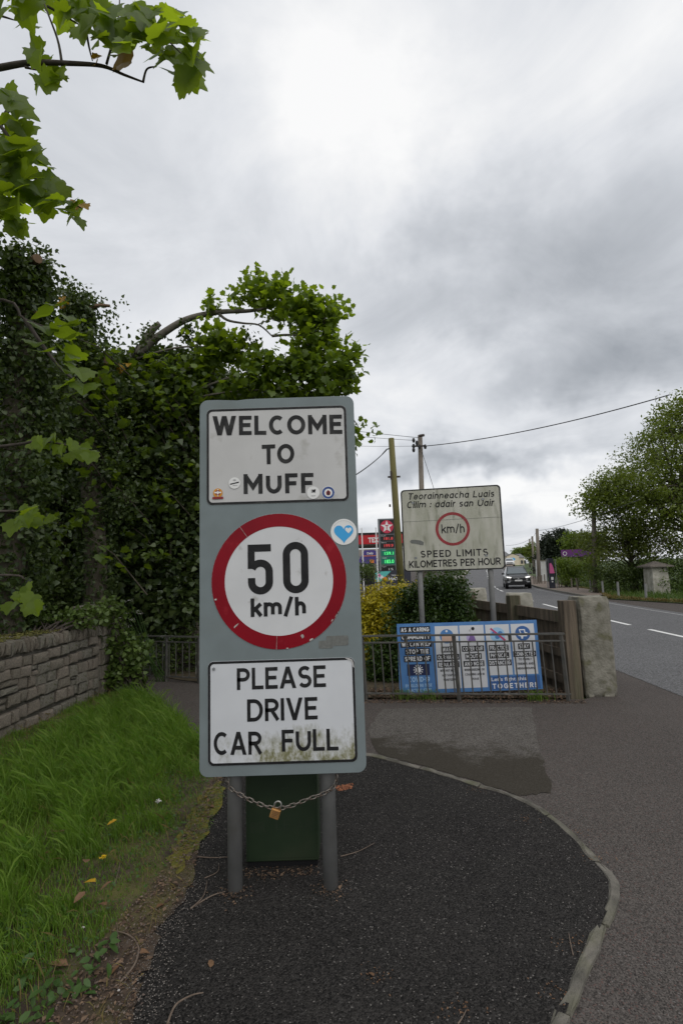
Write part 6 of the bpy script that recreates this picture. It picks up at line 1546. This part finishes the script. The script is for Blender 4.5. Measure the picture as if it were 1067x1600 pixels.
tree('far_tree', (D(700, 880, 70).x, 70, .6), [px_ell(690, 892, 40, 10, 70, 1.5)], 'low green shrubbery seen between the speed limits sign posts', 'bramble', 'simple', .25, 50, (40,), .4, .1, cat='bush')
# verge grass on the right, dry fringe along the tarmac
vg = sample([(13.45, 8), (13.4, 19.9), (12.5, 24.2), (13.4, 26.6), (cl(32)+5.3, 32), (cl(40)+5.4, 40), (30, 40), (30, 8)], 26000)
dd = np.abs(vg[:, 0]-13.4)
blades('grass', vg, .05, .26, .03, 'verge_grass', .6, 'rough green grass on the right verge')
fr_ = [(13.36, 12), (13.3, 19.95), (12.4, 24.25), (13.4, 26.6), (cl(32)+5.25, 32), (cl(38)+5.25, 38)]
fp = np.array(fr_); s = rng.uniform(0, len(fp)-1.001, 3600); i0 = s.astype(int); Pf = fp[i0]*(1-(s-i0))[:, None] + fp[i0+1]*(s-i0)[:, None] + np.abs(rng.normal(size=(3600, 2)))*np.array([.28, .2])
blades('dry_grass', Pf, .04, .16, .03, 'grass_dry', 1.0, 'straw coloured grass fringe along the right tarmac edge', 'dry grass')

# ------------------------------------------------------------------ small things on the ground
def flat_leaf(px, py, size, m, label, rz, z=.03, cat='leaf', kind='oval', tilt=.3, group='fallen leaves on the verge', name='fallen_leaf'):
    V, F = LEAF[kind]; p = G(px, py, z)
    R_ = Matrix.Rotation(rz, 3, 'Z') @ Matrix.Rotation(tilt*rnd.uniform(-1, 1), 3, 'X') @ Matrix.Rotation(tilt*rnd.uniform(-1, 1), 3, 'Y')
    mb = MB(); vs = [p + R_ @ (Vector(v) - Vector((0, .5, 0)))*size for v in V]; lo = min(v.z for v in vs); mb.add([v + Vector((0, 0, z-lo)) for v in vs], [tuple(f) for f in F])
    t = thing(name, p, label, cat, group); b_ = mb.build('blade', m, t); 
    st = p + R_ @ Vector((0, -.5, 0))*size; MB().tube([Vector((st.x, st.y, z+.006)), Vector((st.x, st.y, z+.005)) + R_ @ Vector((.1, -.35, 0))*size], .0012, 4).build('stalk', 'twig_dark', t)
for px, py, sz, m, lab, rz, z in (
    (140, 1382, .085, 'leaf_gold', 'bright yellow fallen leaf at the lower edge of the grass', 1.2, .06), (135, 1348, .075, 'leaf_brown', 'brown curled leaf in the grass above the yellow leaf', .4, .06),
    (166, 1388, .065, 'leaf_brown', 'tan leaf just right of the bright yellow leaf', 2.2, .05), (160, 1416, .07, 'leaf_brown', 'brown leaf below the tan leaf', 1.0, .03),
    (125, 1405, .07, 'leaf_brown', 'dark brown leaf left below the yellow leaf', 2.8, .04), (92, 1508, .09, 'leaf_brown', 'long brown leaf among the twigs', 1.5, .03), (48, 1500, .06, 'leaf_brown', 'pinkish brown leaf near the left edge', .2, .03),
    (25, 1493, .08, 'leaf_brown', 'brown leaf at the lower left photo edge', 1.8, .03), (330, 1506, .05, 'leaf_brown', 'brown scrap of leaf lying on the black tarmac', .1, .018), (98, 1300, .05, 'leaf_brown', 'orange brown leaf caught in the long grass', .7, .10),
    (142, 1553, .05, 'weed', 'green oval leaf at the bottom of the verge', 1.6, .03), (12, 1592, .07, 'weed', 'green leaf in the bottom left corner', 1.4, .03), (580+0, 1524, .04, 'leaf_brown', 'small brown curl on the tarmac near the kerb', .5, .018),
    (175, 1288, .06, 'leaf_gold', 'pale yellow leaf in the grass near the moss', 2.0, .09), (322, 1248, .06, 'leaf_gold', 'yellowish leaf on the moss left of the sign post', .3, .03)):
    flat_leaf(px, py, sz, m, lab, rz, z + (.05 if px < 235 and py < 1430 else 0))
scr = sample(left_poly, 700); scr = scr[~inpoly(scr, grass_poly)][:48]
for q in scr:
    V, F = LEAF[rnd.choice(('oval', 'ivy'))]; R_ = Matrix.Rotation(rnd.uniform(0, 6.28), 3, 'Z') @ Matrix.Rotation(rnd.uniform(-.5, .5), 3, 'X'); sz = rnd.uniform(.025, .055)
    vs = [R_ @ Vector((v[0], v[1]-.5, v[2]*1.6))*sz for v in V]; lo = min(v.z for v in vs)
    o = MB().add([Vector((q[0], q[1], .027)) + v - Vector((0, 0, lo)) for v in vs], [tuple(f) for f in F]).build('fallen_leaf', 'leaf_brown')
    tag(o, 'small brown curled leaf scrap lying in the verge litter', 'leaf', 'brown leaf scraps in the litter')
def dandelion(px, py, z, label, m='petal_yellow', sz=.022):
    p = G(px, py, z); t = thing('dandelion', (p.x, p.y, .02), label, 'flower', 'small flowers in the grass')
    MB().tube([(p.x+.01, p.y, .0), (p.x, p.y, z*.6), p], .0022, 5).build('stem', 'weed', t)
    q = np.array(p)[None] + rng.normal(size=(46, 3))*np.array([sz*.3, sz*.3, .004]); cloud_mesh('flower_head', q, sz*.6, 'simple', m, t, 1.5)
dandelion(160, 1151, .12, 'yellow dandelion in the middle of the long grass'); dandelion(162, 1338, .10, 'yellow flower above the bright yellow leaf')
dandelion(123, 1120, .13, 'white flower head in the grass near the wall', 'petal_white'); dandelion(248, 1251, .10, 'whitish flower at the right edge of the grass', 'petal_white')
def twig(pts, r, label, z=.024):
    q = dense([G(a, b, z + (.004 if i % 2 else 0)) for i, (a, b) in enumerate(pts)], 5)
    tag(MB().tube(q, list(np.linspace(r, r*.4, len(q))), 6).build('twig', 'twig_pale', origin=tuple(q[0])), label, 'twig', 'dry twigs on the ground')
mat('twig_pale', (.17, .13, .10), (.11, .08, .06), 30, .9)
for pts, r, lab in (([(188, 1535), (210, 1508), (217, 1480), (200, 1460), (165, 1452)], .005, 'curved bare twig on the leaf litter'), ([(262, 1600), (275, 1570), (300, 1555), (318, 1551)], .0045, 'pale bent twig on the black tarmac at the bottom'),
                    ([(308, 1338), (330, 1340), (356, 1339)], .004, 'straight twig touching the left sign post'), ([(320, 1372), (340, 1362), (342, 1350)], .003, 'short hooked twig left of the sign post'), ([(298, 1420), (318, 1400), (324, 1376)], .0035, 'thin twig leading up towards the sign post'),
                    ([(300, 1418), (330, 1400), (352, 1393)], .004, 'forked twig at the foot of the left post'), ([(532, 1338), (560, 1330), (585, 1317)], .003, 'thin twig right of the right post'), ([(45, 1510), (75, 1490), (110, 1470)], .004, 'slanting twig at the left in the litter'),
                    ([(0, 1530), (40, 1516), (110, 1508)], .004, 'long twig reaching in from the left edge'), ([(180, 1380), (188, 1345), (180, 1310)], .0025, 'dry stalk standing in the grass by the flower'), ([(170, 1480), (185, 1478), (183, 1440)], .003, 'small crooked twig above the curved one'),
                    ([(895, 1492), (891, 1475), (888, 1458)], .003, 'short stick on the tarmac near the kerb'), ([(715, 1600), (722, 1590), (728, 1578)], .003, 'tiny twig at the bottom by the kerb')):
    twig(pts, r, lab, .028 if pts[0][0] < 300 else .02)
for px, py, sz, lab in ((131, 1449, .02, 'crumpled white scrap of paper on the verge'), (186, 1547, .012, 'small white scrap near the bottom of the verge')):
    p = G(px, py, .03); rough = MB()
    bm = bmesh.new(); bmesh.ops.create_icosphere(bm, subdivisions=1, radius=sz/2)
    for v in bm.verts: v.co *= rnd.uniform(.6, 1.2); v.co.z *= .6
    me = bpy.data.meshes.new('paper_scrap'); bm.to_mesh(me); bm.free(); me.materials.append(MATS['petal_white']); o = bpy.data.objects.new('paper_scrap', me); o.location = p; link(o); tag(o, lab, 'litter')
pb = np.vstack([rng.normal(size=(110, 2))*np.array([.045, .04]) + np.array([c]) for c in ((-.62, 2.86), (-.12, 2.86))] + [np.column_stack([rng.uniform(-.6, -.18, 260), 3.04 + rng.normal(size=260)*.035])])
tag(cloud_mesh('leaf_litter', np.column_stack([pb, rng.uniform(.018, .024, len(pb))]), rng.choice([.008, .014, .024], len(pb), p=[.6, .3, .1]), 'simple', 'litter', None, 2.0, kind_='stuff', origin=(0, 0, 0)), 'crumbled brown litter gathered at the sign posts and cabinet foot', 'leaf litter')
# orange spray mark beside the right post, rust coloured needles along the kerb
sp_ = sample([tuple(G(*p)[:2]) for p in ((526, 1232), (552, 1228), (548, 1236), (528, 1241))], 160)
mat('spray', (.33, .13, .06), (.24, .09, .05), 40, .9)
tag(cloud_mesh('spray_mark', np.column_stack([sp_, np.full(len(sp_), .019)]), .02, 'simple', 'spray', None, 6, kind_='stuff', origin=(0, 0, 0)), 'orange spray paint mark on the tarmac beside the right post', 'paint mark')
kn = np.vstack([rng.normal(size=(26, 2))*np.array([.05, .03]) + np.array([G(*p)[:2]]) for p in ((742, 1238), (905, 1305), (930, 1345), (820, 1285), (870, 1560), (895, 1480), (720, 1585), (585, 1530))])
tag(cloud_mesh('debris', np.column_stack([kn, np.full(len(kn), .02)]), .010, 'simple', 'leaf_brown', None, 3, kind_='stuff', origin=(0, 0, 0)), 'rusty brown needle debris gathered along the kerb', 'debris')
